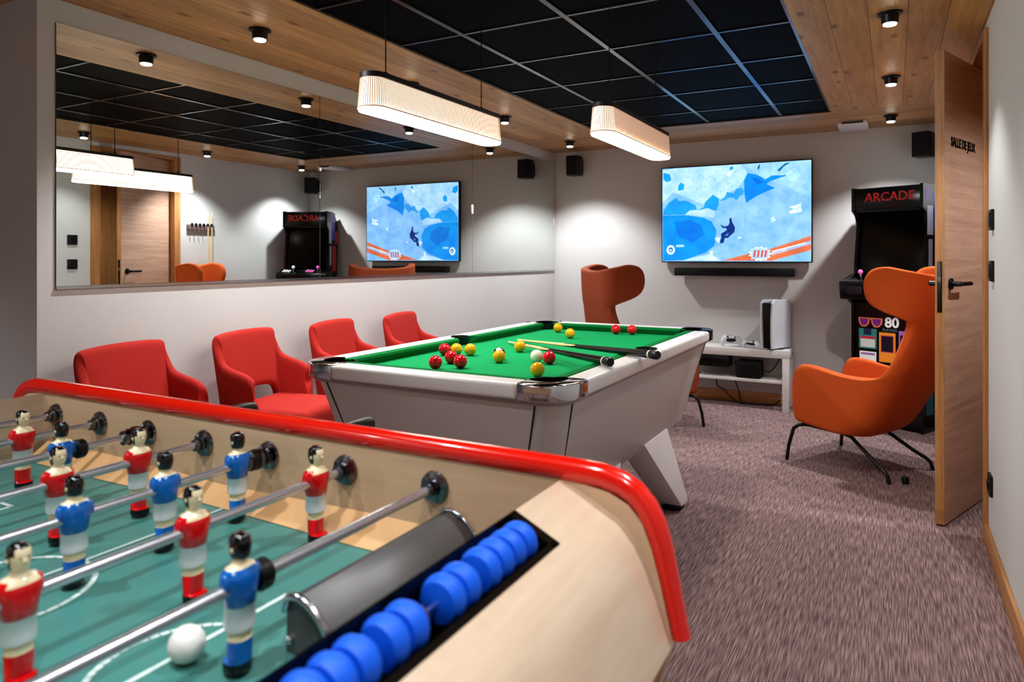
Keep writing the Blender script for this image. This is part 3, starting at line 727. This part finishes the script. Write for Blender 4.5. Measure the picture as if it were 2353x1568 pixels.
for sx in (-1, 1):
    g = G(); g.lathe([(.0, -.05), (.040, -.05), (.044, -.001), (.046, .002), (.042, .002), (.036, -.04), (0, -.045)], 'z', (sx*(hx-.075), 0, TZ), 24)
    g.build('middle_pocket', pocket_black, pt)
    a, b = sorted((sx*hx, sx*(hx-.036)))
    g = G(); g.box((a, -.0445, TZ-.050), (b, .0445, TZ-.0005), .010, seg=3); g.build('rail_bridge', table_white, pt)
# cabinet with seams at its rounded corners
ZBt = .37; ins0, ins1 = .030, .140
def ring(z, ins, r, n=6):
    out = []; X, Y = hx-ins, hy-ins
    for qx, qy, a0 in ((1, -1, -90), (1, 1, 0), (-1, 1, 90), (-1, -1, 180)):
        for k in range(n+1):
            a = radians(a0+90*k/n); out.append((qx*(X-r)+r*cos(a), qy*(Y-r)+r*sin(a), z))
    return out
g = G(); g.rings([ring(ZBt, ins1, .07), ring(ZBt+.004, ins1-.004, .07), ring(TZ-.052, ins0, .085)]); g.build('cabinet', cabinet_white, pt)
g = G(); g.rings([ring(TZ-.066, ins0-.003, .085), ring(TZ-.051, ins0-.004, .085)], cap=False); g.build('apron_strip', M('grey_apron', (.62, .60, .59), .4), pt)
for sx in (-1, 1):
    for sy in (-1, 1):
        for ax in (0, 1):
            def pnt(z, ins, o):
                X, Y = hx-ins, hy-ins
                return Vector((sx*(X-.085), sy*(Y+o), z)) if ax == 0 else Vector((sx*(X+o), sy*(Y-.085), z))
            g = G(); a = pnt(ZBt, ins1, .0005); b = pnt(TZ-.058, ins0, .0005)
            w = Vector((.0025, 0, 0)) if ax == 0 else Vector((0, .0025, 0)); n_ = Vector((0, sy*.001, 0)) if ax == 0 else Vector((sx*.001, 0, 0))
            g.hexa([a-w-n_, a+w-n_, a+w+n_, a-w+n_], [b-w-n_, b+w-n_, b+w+n_, b-w+n_]); g.build('corner_seam', seam, pt, smooth=False)
for sx in (-1, 1):
    for sy in (-1, 1):
        xa, xb = sorted((sx*(hx-.10), sx*(hx-.24))); fa, fb = sorted((sx*(hx-.055), sx*(hx-.18)))
        t0, t1 = sorted((sy*(hy-.82), sy*(hy-.47))); b0, b1 = sorted((sy*(hy-.48), sy*(hy-.37)))
        xa, xb = sorted((sx*(hx-.13), sx*(hx-.27)))
        g = G(); g.hexa([(fa, b0, .028), (fb, b0, .028), (fb, b1, .028), (fa, b1, .028)], [(xa, t0, ZBt+.02), (xb, t0, ZBt+.02), (xb, t1, ZBt+.02), (xa, t1, ZBt+.02)], .006)
        lg = g.build('leg', table_white, pt)
        g = G(); g.lathe([(0, 0), (.052, 0), (.055, .012), (.045, .03), (0, .03)], 'z', ((fa+fb)/2, (b0+b1)/2, 0), 20); g.build('foot', black, lg)

# balls
redb = M('red_ball', (.86, .05, .12), .08, var=.03, coat=.5); yelb = M('yellow_ball', (.93, .68, .03), .08, var=.03, coat=.5)
blkb = M('black_ball', (.03, .03, .03), .08, coat=.5); whtb = M('cream_ball', (.93, .92, .84), .08, coat=.5); wdot = M('ball_spot', (.95, .95, .92), .1)
def ball(m_, x, y, label, cat_col):
    g = G(); r = .0253
    g.sphere((0, 0, 0), r, 28, 18)
    if cat_col == 'black':
        for fc in g.bm.faces:
            c = fc.calc_center_median().normalized()
            if c.dot(Vector((.2, -.5, .84)).normalized()) > .92: fc.material_index = 1
    o = g.build('pool_ball', [m_, wdot], None, (x, y, ZB+r), ang=80)
    return tag(o, label, 'ball', cat_col+' pool balls')
ball(redb, -1.473, 2.111, 'red pool ball on its own half hidden behind the near white rail', 'red')
ball(redb, -1.650, 2.432, 'red pool ball at the back left of the cluster, next to yellow', 'red')
ball(redb, -1.498, 2.252, 'red pool ball in the middle of the left cluster', 'red')
ball(redb, -1.404, 2.173, 'red pool ball at the front right of the left cluster', 'red')
ball(yelb, -1.608, 2.458, 'yellow pool ball half hidden between the reds of the cluster', 'yellow')
ball(yelb, -1.552, 2.478, 'yellow pool ball at the right end of the cluster', 'yellow')
ball(yelb, -1.346, 2.360, 'yellow pool ball right in front of the black ball', 'yellow')
ball(blkb, -1.383, 2.425, 'black pool ball peeking out behind a yellow ball', 'black')
ball(yelb, -1.419, 2.670, 'yellow pool ball over the tip of the nearer cue', 'yellow')
ball(whtb, -1.219, 2.432, 'white cue ball beside a red ball near the cues', 'white')
ball(redb, -1.160, 2.421, 'red pool ball touching the white ball by the cue', 'red')
ball(yelb, -1.073, 2.147, 'yellow pool ball closest to the near chrome corner pocket', 'yellow')
ball(yelb, -1.615, 3.483, 'yellow pool ball beside the far left corner pocket', 'yellow')
ball(yelb, -1.440, 3.252, 'yellow pool ball a little out from the far cushion', 'yellow')
ball(redb, -1.304, 3.547, 'red pool ball at the far cushion, left of its pair', 'red')
ball(redb, -1.221, 3.566, 'red pool ball at the far cushion, right of its pair', 'red')

# ================================================================== RED ARMCHAIRS
def make_red():
    t = thing('red_armchair', '', 'armchair', group='red armchairs along the left wall')
    top = [(-.008, .232, .590), (-.010, .235, .635), (-.022, .237, .662), (-.065, .237, .684), (-.125, .237, .698), (-.178, .235, .716), (-.205, .233, .760), (-.232, .229, .812), (-.246, .221, .838), (-.252, .205, .846), (-.256, .17, .849), (-.262, .09, .853), (-.264, 0, .854)]
    bot = [(.022, .222, .40), (.0, .224, .40), (-.03, .226, .40), (-.075, .226, .40), (-.12, .226, .40), (-.15, .225, .40), (-.168, .222, .40), (-.180, .212, .402), (-.188, .200, .41), (-.192, .185, .43), (-.197, .160, .565), (-.206, .08, .575), (-.208, 0, .575)]
    full = lambda P: P + [(x, -y, z) for x, y, z in P[-2::-1]]
    T, B = full(top), full(bot); nr = 7; g = G()
    V = [[g.v(tuple(B[j][k]+(T[j][k]-B[j][k])*i/(nr-1) + (0 if k != 0 else 0) for k in range(3))) for j in range(len(T))] for i in range(nr)]
    for i in range(nr-1):
        for j in range(len(T)-1): g.f([V[i][j], V[i][j+1], V[i+1][j+1], V[i+1][j]])
    g.build('backrest_shell', red_fab, t, solid=.042, subsurf=2, ang=180, recalc=False)
    g = G(); g.box((-.195, -.205, .405), (.235, .205, .525), .035, seg=3); g.build('seat', red_fab, t)
    for sx, sy in ((1, 1), (1, -1), (-1, 1), (-1, -1)):
        g = G(); g.tube([(sx*.15, sy*.16, .41), (sx*.20, sy*.205, 0)], [.018, .011], 12); g.build('leg', tube_black, t)
    return t
rc = make_red()
for i, (x, y, a, lab) in enumerate(((-2.52, 1.778, 12, 'red upholstered armchair nearest the camera, just behind the football table'),
                                    (-2.52, 2.387, 12, 'red upholstered armchair showing its seat, second along the left wall'),
                                    (-2.52, 2.984, 12, 'red upholstered armchair third along the left wall, behind the pool table'),
                                    (-2.52, 3.592, 12, 'red upholstered armchair farthest along the left wall'))):
    o = rc if i == 0 else dup(rc, (0, 0, 0))
    o.location = (x, y, 0); o.rotation_euler = (0, 0, radians(a)); o['label'] = lab

# ================================================================== ORANGE WING CHAIRS
def spline(P, n):
    P = [Vector(p) for p in P]; d = [0]
    for i in range(1, len(P)): d.append(d[-1]+(P[i]-P[i-1]).length)
    out = []
    for k in range(n):
        s = d[-1]*k/(n-1); i = 0
        while i < len(P)-2 and d[i+1] < s: i += 1
        u = (s-d[i])/(d[i+1]-d[i]); p0, p1, p2, p3 = P[max(i-1, 0)], P[i], P[i+1], P[min(i+2, len(P)-1)]
        out.append(.5*((2*p1)+(-p0+p2)*u+(2*p0-5*p1+4*p2-p3)*u*u+(-p0+3*p1-3*p2+p3)*u**3))
    return out
def make_wing():
    t = thing('wing_chair', 'orange wing chair seen from its side, in front of the arcade cabinet', 'wing chair', group='orange wing chairs')
    front = [(.25, .235), (.268, .30), (.275, .40), (.270, .49), (.250, .550), (.20, .582), (.10, .572), (.02, .553), (-.09, .540), (-.185, .540), (-.26, .562), (-.325, .64), (-.378, .755), (-.402, .835), (-.392, .872), (-.318, .903), (-.235, .932), (-.182, .972), (-.163, 1.04), (-.174, 1.105), (-.215, 1.146), (-.30, 1.157)]
    back = [(-.13, .20), (-.20, .245), (-.26, .33), (-.325, .45), (-.370, .58), (-.415, .74), (-.440, .90), (-.452, 1.04), (-.455, 1.11)]
    NR, NC = 40, 12
    F = spline([(x, 0, z) for x, z in front], NR); Bk = spline([(x, 0, z) for x, z in back], NR)
    g = G(); V = []
    rc_ = .13
    for i in range(NR):
        xf, zf = F[i].x, F[i].z; xb, zb = Bk[i].x, Bk[i].z
        w = .280 + .012*sin(pi*min(1, i/NR)) 
        half = []
        x0 = xb+rc_
        for c in range(NC+1):
            p = c/NC
            if xf > x0+1e-4:
                Ls, La = xf-x0, rc_*1.57+ (w-rc_); s = p*(Ls+La)
                if s < Ls: x, y = xf-s, w
                else:
                    s2 = s-Ls
                    if s2 < rc_*1.57: a = s2/rc_; x, y = x0-rc_*sin(a), (w-rc_)+rc_*cos(a)
                    else: x, y = xb, max(0, (w-rc_)-(s2-rc_*1.57))
            else:
                a0 = math.asin(min(1, (x0-xf)/rc_)); La = rc_*(1.57-a0); s = p*(La+(w-rc_))
                if s < La: a = a0+s/rc_; x, y = x0-rc_*sin(a), (w-rc_)+rc_*cos(a)
                else: x, y = xb, max(0, (w-rc_)-(s-La))
            if c == NC: y = 0
            sm = sin(p*pi/2); z = zf+(zb-zf)*sm
            half.append((x, y, z))
        row = half + [(x, -y, z) for x, y, z in half[-2::-1]]
        V.append([g.v(q) for q in row])
    n = len(V[0])
    for i in range(NR-1):
        for j in range(n-1): g.f([V[i][j], V[i][j+1], V[i+1][j+1], V[i+1][j]])
    g.build('wing_shell', orange, t, solid=.062, subsurf=1, ang=180, recalc=False)
    g = G(); g.hexa([(-.11, -.19, .215), (.235, -.228, .232), (.235, .228, .232), (-.11, .19, .215)], [(-.20, -.21, .35), (.280, -.232, .41), (.280, .232, .41), (-.20, .21, .35)], .035); g.build('seat', orange, t)
    for sy in (-1, 1):
        g = G(); g.tube([(.0, sy*.21, .212), (.19, sy*.235, .222), (.235, sy*.25, .215), (.262, sy*.262, .19), (.285, sy*.275, .09), (.295, sy*.28, 0)], .0105, 12); g.build('leg', tube_black, t)
        g = G(); g.tube([(.06, sy*.16, .205), (-.04, sy*.17, .19), (-.19, sy*.205, .095), (-.25, sy*.222, .062), (-.275, sy*.228, .042), (-.288, sy*.23, 0)], .0105, 12); g.build('leg', tube_black, t)
    return t
wc = make_wing()
wc.location = (-.166, 4.545, 0); wc.rotation_euler = (0, 0, radians(152))
wc2 = dup(wc, (-1.590, 4.985, 0), radians(47), 'orange wing chair seen from behind, at the far end of the pool table')

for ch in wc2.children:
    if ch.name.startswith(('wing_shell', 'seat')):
        ch.data = ch.data.copy(); ch.data.materials[0] = orange_shaded

ds = thing('door_stop', 'small black door stop on the carpet beside the wing chair leg', 'door stop', (.055, 4.26, 0))
g = G(); g.lathe([(.0, 0), (.018, 0), (.018, .03), (.014, .036), (0, .036)], 'z', (0, 0, 0), 18); g.build('rubber_body', black, ds)
g = G(); g.lathe([(.0185, .020), (.0195, .024), (.0185, .028)], 'z', (0, 0, 0), 18, cap=False); g.build('ring', black_matt, ds)

# ================================================================== TABLE FOOTBALL
FY0, FY1, FZ, RZ = .085, .790, .800, .886       # inner faces of the long sides, playfield, rods
fb = thing('football_table', 'beech football table with red trim and blue and red players in the foreground', 'football table', (-.93, .44, 0))
O = Vector((-.93, .44, 0))
def FB(gg, name, mats, parent=None, **k):
    bmesh.ops.translate(gg.bm, verts=gg.bm.verts, vec=-O); return gg.build(name, mats, parent or fb, **k)
FXL, FXR = -1.515, -.362                         # inner top edges of the two ends
edge = [(FXR, .925), (-.330, .9235), (-.300, .919), (-.275, .907), (-.258, .888), (-.247, .86), (-.236, .82), (-.222, .755)]
ledge = [(2*-.9385-x, z) for x, z in edge]
side = [(-.27, .60)] + [(-.225, .752)] + edge[::-1] + ledge + [(2*-.9385+.225, .752), (2*-.9385+.27, .60)]
for y0, y1 in ((FY1, FY1+.024), (FY0-.024, FY0)):
    g = G(); g.prism(side, y0, y1, 'y'); FB(g, 'side_panel', beech, smooth=False)
# red trim bent over each long side
for yc in (FY1+.010, FY0-.010):
    pth = [(-.214, .762), (-.226, .815), (-.238, .866), (-.248, .893), (-.262, .914), (-.280, .927), (-.305, .9335), (-.345, .936)]
    full = pth + [(-.6, .9365), (-.94, .9365), (-1.28, .9365)] + [(2*-.9385-x, z) for x, z in pth[::-1]]
    g = G(); P = spline([(x, yc, z) for x, z in full], 90); g.tube(P, [.0150-.0045*max(0, min(1, (.925-p.z)/.15)) for p in P], 16)
    for v in g.bm.verts: v.co.z = .926+(v.co.z-.926)*1.0
    FB(g, 'red_trim', red_gloss, ang=60)
# ends
for right in (True, False):
    mx = (lambda x: x) if right else (lambda x: 2*-.9385-x)
    strip = [(-.307, .8995), (-.282, .887), (-.264, .867), (-.251, .842), (-.238, .808), (-.222, .755), (-.262, .745), (-.29, .70), (-.307, .70)]
    g = G(); g.prism([(mx(x), z) for x, z in strip], FY0, FY1, 'y')
    g.prism([(mx(x), z) for x, z in ((FXR, .925), (-.33, .911), (-.307, .8995), (-.307, .70), (FXR, .70))], .668, FY1, 'y')
    if not right: g.prism([(mx(x), z) for x, z in ((FXR, .925), (-.33, .911), (-.307, .8995), (-.307, .70), (FXR, .70))], FY0, .668, 'y')
    FB(g, 'end_panel', beech_y, ang=30)
g = G(); g.box((FXL-.22, FY0-.02, .60), (-.305, FY1+.02, .715), 0); FB(g, 'body_box', beech, smooth=False)
g = G(); g.box((FXL+.002, FY0+.001, .716), (FXR-.002, FY1-.001, FZ)); FB(g, 'playfield', field, smooth=False)
# raised beech wedge along the far and near side of the field, broken at the corners
for s_ in (1, -1):
    yb = FY1 if s_ > 0 else FY0
    for xa, xb in ((-1.505, -1.24), (-1.05, -.83), (-.765, -.655)):
        pass
    g = G()
    w = .042
    top = [(-.52, yb), (-1.36, yb)]
    g.rings([[(x, yb-s_*.0005, FZ+.001), (x, yb-s_*.0005, FZ+.0305*k), (x, yb-s_*w*k2, FZ+.001)] for x, k, k2 in ((-1.50, 1, 1), (-1.25, 1, 1), (-1.12, .9, .9), (-.98, .75, .8), (-.80, .9, .95), (-.66, 1, 1.1), (-.545, 1, 1.1))])
    FB(g, 'side_ramp', M('pale_beech_ramp', (.86, .69, .50), .35, var=.06, scale=12), smooth=False)
# markings on the field
g = G()
def stripe(P, w=.0065):
    P = [Vector(p) for p in P]
    for i in range(len(P)-1):
        d = (P[i+1]-P[i]).normalized(); n = Vector((-d.y, d.x))*w/2; e = d*.0005
        a, b = P[i]-e, P[i+1]+e
        g.poly([(*(a-n), FZ+.0006), (*(b-n), FZ+.0006), (*(b+n), FZ+.0006), (*(a+n), FZ+.0006)])
YM, XM = .440, -.938
stripe(arc(XM, YM, .098, 0, 360, 40)); stripe([(XM, FY0), (XM, FY1)], .005)
for sg in (1, -1):
    X = lambda x: XM+sg*(x-XM)
    stripe([(X(-.612), YM-.165), (X(-.632), YM-.16), (X(-.632), YM+.16), (X(-.612), YM+.165)][1:3])
    stripe([(X(-.632), YM+.195), (X(-.38), YM+.195)]) if False else None
    stripe([(X(-.632), YM+.16), (X(-.45), YM+.16)]); stripe([(X(-.632), YM-.16), (X(-.45), YM-.16)])
    stripe([(X(x), y) for x, y in arc(-.600, YM, .088, 112, 248, 20)])
FB(g, 'field_marking', line_white, smooth=False)
# goal hood of bent sheet steel, far half; rim, end wall and goal mouth
hood = [(-.540, .842), (-.536, .856), (-.522, .8595), (-.505, .853), (-.490, .840), (-.478, .822), (-.470, .803)]
g = G(); g.rings([[(x, y, z) for x, z in hood] for y in (.512, FY1-.001)], cap=False, closed=False); o = FB(g, 'goal_hood', steel_soft, solid=.0015, ang=50, recalc=False)
g = G(); g.prism([(-.541, FZ+.001)]+hood+[(-.469, FZ+.001)], .5125, .5145, 'y'); FB(g, 'hood_end_plate', steel_soft, smooth=False)
for y in (.510, FY1-.006):
    g = G(); g.tube([(x, y, z+.001) for x, z in spline([(a, b, 0) for a, b in hood], 20) ] if False else [(p.x, y, p.y+.001) for p in spline([(a, b, 0) for a, b in hood], 20)], .0042 if y < .7 else .0022, 10); FB(g, 'hood_rim', alu)
g = G(); g.box((FXR-.004, FY0, FZ-.02), (FXR+.0, FY1-.001, .918)); g.box((-.470, FY0+.001, FZ), (FXR-.004, FY1-.001, FZ+.003)); FB(g, 'steel_end_wall', steel_soft, smooth=False)
for i, (x, y, z) in enumerate(((-.506, FY1-.008, .857), (-.482, FY1-.008, .835), (-.534, .510, .815))):
    g = G(); g.sphere((x, y, z), .0042, 12, 8); FB(g, 'bolt', steel)
# score tray with beads on two wires
TY = (.15, .668)
g = G()
xl, xr, zl, zr = FXR+.0008, -.3075, .9262, .9005
fr = lambda x: zl+(zr-zl)*(x-xl)/(xr-xl)
for a0, b0, a1, b1 in ((xl, TY[1]-.014, xr, TY[1]), (xl, TY[0], xr, TY[0]+.014), (xl, TY[0], xl+.002, TY[1]), (xr-.006, TY[0], xr, TY[1])):
    g.hexa([(a0, b0, .86), (a1, b0, .86), (a1, b1, .86), (a0, b1, .86)], [(a0, b0, fr(a0)), (a1, b0, fr(a1)), (a1, b1, fr(a1)), (a0, b1, fr(a0))])
g.box((xl, TY[0], .862), (xr, TY[1], .874))
tray = FB(g, 'score_tray', M('black_gloss_tray', (.04, .045, .05), .12), smooth=False)
g = G(); g.tube([(-.336, TY[0]+.005, .9100), (-.336, TY[1]-.005, .9100)], .0022, 8); FB(g, 'bead_wire', steel, tray)
for y in (.628, .6035, .579, .5545, .518, .4935, .440, .4155, .382, .3575, .333, .3085):
    g = G(); g.lathe([(.008, -.0120), (.0175, -.0095), (.0212, -.003), (.0212, .003), (.0175, .0095), (.008, .0120)], 'y', (-.336, y, .9100), 20); FB(g, 'score_bead', blue_bead, tray)
for y in (.537, .462):
    g = G(); g.lathe([(.004, -.003), (.008, 0), (.004, .003)], 'y', (-.336, y, .9100), 12); FB(g, 'spacer', M('brass', (.7, .5, .35), .3, metal=.8), tray)
for x in (FXL-.16, -.38):
    for y in (FY0+.05, FY1-.05):
        g = G(); g.box((x-.045, y-.045, 0), (x+.045, y+.045, .602), .006); FB(g, 'leg', beech)

# players
skin = M('player_skin', (.93, .87, .72), .35, coat=.3); hair = M('player_hair', (.03, .03, .04), .15, coat=.6); shorts = M('player_shorts', (.88, .89, .90), .35, coat=.3)
blueS = M('player_blue_shirt', (.03, .40, .72), .2, coat=.5, var=.05); redS = M('player_red_shirt', (.82, .06, .09), .2, coat=.5, var=.05); boot = M('player_boot', (.03, .03, .04), .25)
SEC = [  # z, half depth, half width, zone
 (-.083, .0085, .0085, 4), (-.081, .0105, .0105, 4), (-.072, .0105, .0105, 4), (-.0705, .0075, .0095, 3), (-.050, .0082, .0100, 3), (-.0495, .0075, .0095, 0), (-.0405, .0078, .0100, 0),
 (-.040, .0100, .0118, 2), (-.034, .0104, .0122, 2), (-.017, .0102, .0118, 2), (-.0165, .0108, .0122, 1), (-.004, .0116, .0140, 1), (.007, .0118, .0165, 1), (.0135, .0105, .0165, 1), (.0185, .0080, .0125, 1), (.0205, .0058, .0075, 0),
 (.0240, .0050, .0052, 0), (.0265, .0068, .0062, 0), (.0320, .0086, .0075, 0), (.0400, .0092, .0080, 0), (.0465, .0080, .0072, 0), (.0500, .0045, .0040, 0)]
def player_mesh(team):
    g = G(); n = 16
    rs = [[(1.25*d*cos(2*pi*j/n) + (.0035 if zn == 4 else 0), 1.24*w*math.copysign(abs(sin(2*pi*j/n))**.8, sin(2*pi*j/n)), z) for j in range(n)] for z, d, w, zn in SEC]
    V = [[g.v(p) for p in r] for r in rs]
    for i in range(len(V)-1):
        zn = SEC[i][3] if SEC[i][3] == SEC[i+1][3] else SEC[i+1][3]
        for j in range(n):
            a = 2*pi*(j+.5)/n; mi = zn
            if zn == 0 and SEC[i][0] > .024:      # hair on the back and crown
                back = cos(a) < .38
                if (SEC[i][0] >= .0265 and back) or SEC[i][0] >= .0455 or (SEC[i][0] >= .0400 and cos(a) < .75): mi = 5
            if zn == 1 and SEC[i][0] > .012 and cos(a) > .8: mi = 0    # open collar
            g.f([V[i][j], V[i][(j+1) % n], V[i+1][(j+1) % n], V[i+1][j]], mi)
    g.f(V[0][::-1], 4); g.f(V[-1], 5)
    g.sphere((.0116, 0, .0355), .0018, 8, 6, mi=0)                    # nose
    for sy in (-1, 1): g.sphere((.0, sy*.0094, .0355), .0020, 8, 6, mi=0, sq=(1, .6, 1.3))   # ears
    for sy in (-1, 1): g.sphere((.0107, sy*.0035, .0385), .0009, 6, 5, mi=5)               # eyes
    for sy in (-1, 1): g.sphere((-.001, sy*.0190, .0055), .0052, 12, 8, mi=1, sq=(1.2, .55, 2.0))   # arms held to the sides
    g.lathe([(.0035, -.0), (.0035, .0025), (0, .0027)], 'x', (-.0142, 0, -.0), 10, mi=5)   # rod screw in the back
    o = g.build('player_figure', [skin, blueS if team == 'blue' else redS, shorts, blueS if team == 'blue' else redS, boot, hair], None, ang=60)
    return o
first = {}
rods = [(-.5515, 'blue', [.464], [.489]), (-.712, 'red', [.729, .533, .349], []), (-.872, 'blue', [.729, .609, .489, .369], [.756]), (-1.026, 'red', [.672, .553, .434, .315], []),
        (-1.177, 'blue', [.640, .48], [.668, .765]), (-1.323, 'red', [.655, .50], []), (-1.470, 'red', [.43], [])]
for k, (x, team, ys_, stops) in enumerate(rods):
    far_handle = team == 'blue'
    ye = {2: 1.0, 4: .99}.get(k, .925 if far_handle else FY1+.06)
    g = G(); g.tube([(x, -.10 if not far_handle else .02, RZ), (x, ye, RZ)], .0062, 14); rod = FB(g, 'rod', rod_steel)
    for y in ys_:
        if team not in first:
            o = player_mesh(team); first[team] = o
        else:
            o = first[team].copy(); COL.objects.link(o)
        o.parent = rod; o.location = Vector((x, y, RZ))-O; o.rotation_euler = (0, 0, pi if team == 'blue' else 0)
        o.rotation_euler.y = 0
    for y in stops:
        g = G(); g.lathe([(.0065, -.008), (.013, -.008), (.0155, -.005), (.0155, .005), (.013, .008), (.0065, .008)], 'y', (x, y, RZ), 20); FB(g, 'rod_stopper', black, rod)
    prof = [(.0065, -.020), (.0095, -.020), (.0095, -.012), (.013, -.012), (.013, -.006), (.021, -.004), (.0225, 0), (.0, .0)]
    g = G(); g.lathe(prof, 'y', (x, FY1-.0005, RZ), 26)
    if team == 'blue' and k > 0:      # sprung buffer rings on these rods
        for q in range(3): g.lathe([(.0065, -.004), (.0125+.002*q, -.003), (.0125+.002*q, .003), (.0065, .004)], 'y', (x, FY1-.045+.010*q, RZ), 22)
    FB(g, 'rod_bearing', dark_chrome, rod)
    g = G()
    if far_handle: g.lathe([(.0, .0), (.0125, 0), (.0145, .008), (.0145, .09), (.012, .105), (0, .106)], 'y', (x, ye-.07, RZ), 20)
    else: g.lathe([(.0, .0), (.0125, 0), (.0145, .008), (.0145, .09), (.012, .105), (0, .106)], 'y', (x, -.18, RZ), 20)
    FB(g, 'handle', black, rod)

g = G(); g.sphere((0, 0, 0), .0177, 28, 18)
tag(g.build('football', M('white_football', (.92, .91, .89), .45, var=.03), None, (-.613, .452, FZ+.0183), ang=80), 'white ball on the green football table playfield beside a blue player', 'ball')

# ================================================================== LIGHT, WORLD, CAMERA
w = bpy.data.worlds.new('room_air'); S.world = w; w.use_nodes = True
w.node_tree.nodes['Background'].inputs[0].default_value = (.05, .05, .055, 1); w.node_tree.nodes['Background'].inputs[1].default_value = .3
spot('right_wall_fill', -2.44, .6, 70, 70, 1.0, aim=(.35, 3.0, 1.3))  # unseen spot added to brighten the right wall
spot('alcove_fill', -3.75, .55, 26, 100, .9, (.90, .94, 1))  # added out of view to lift the lower alcove wall
spot('corridor_fill', RX+.6, 3.7, 40, 150, .8)  # unseen spot put in to light the corridor wall dimly

cam = bpy.data.cameras.new('camera'); co = bpy.data.objects.new('camera', cam); COL.objects.link(co); S.camera = co
cam.sensor_width = 36; cam.lens = 36*1605.1/2353
cam.shift_y = -(784-593.1)/2353
co.location = (0, 0, 1.2); co.rotation_euler = (radians(90), 0, radians(28.645)); cam.clip_start = .02
cam.dof.use_dof = True; cam.dof.focus_distance = 2.6; cam.dof.aperture_fstop = 5.0

S.view_settings.view_transform = 'Standard'; S.view_settings.look = 'Medium High Contrast'; S.view_settings.exposure = 0.50
S.cycles.max_bounces = 10; S.cycles.diffuse_bounces = 5; S.cycles.glossy_bounces = 5; S.cycles.sample_clamp_indirect = 6
S.cycles.use_denoising = True
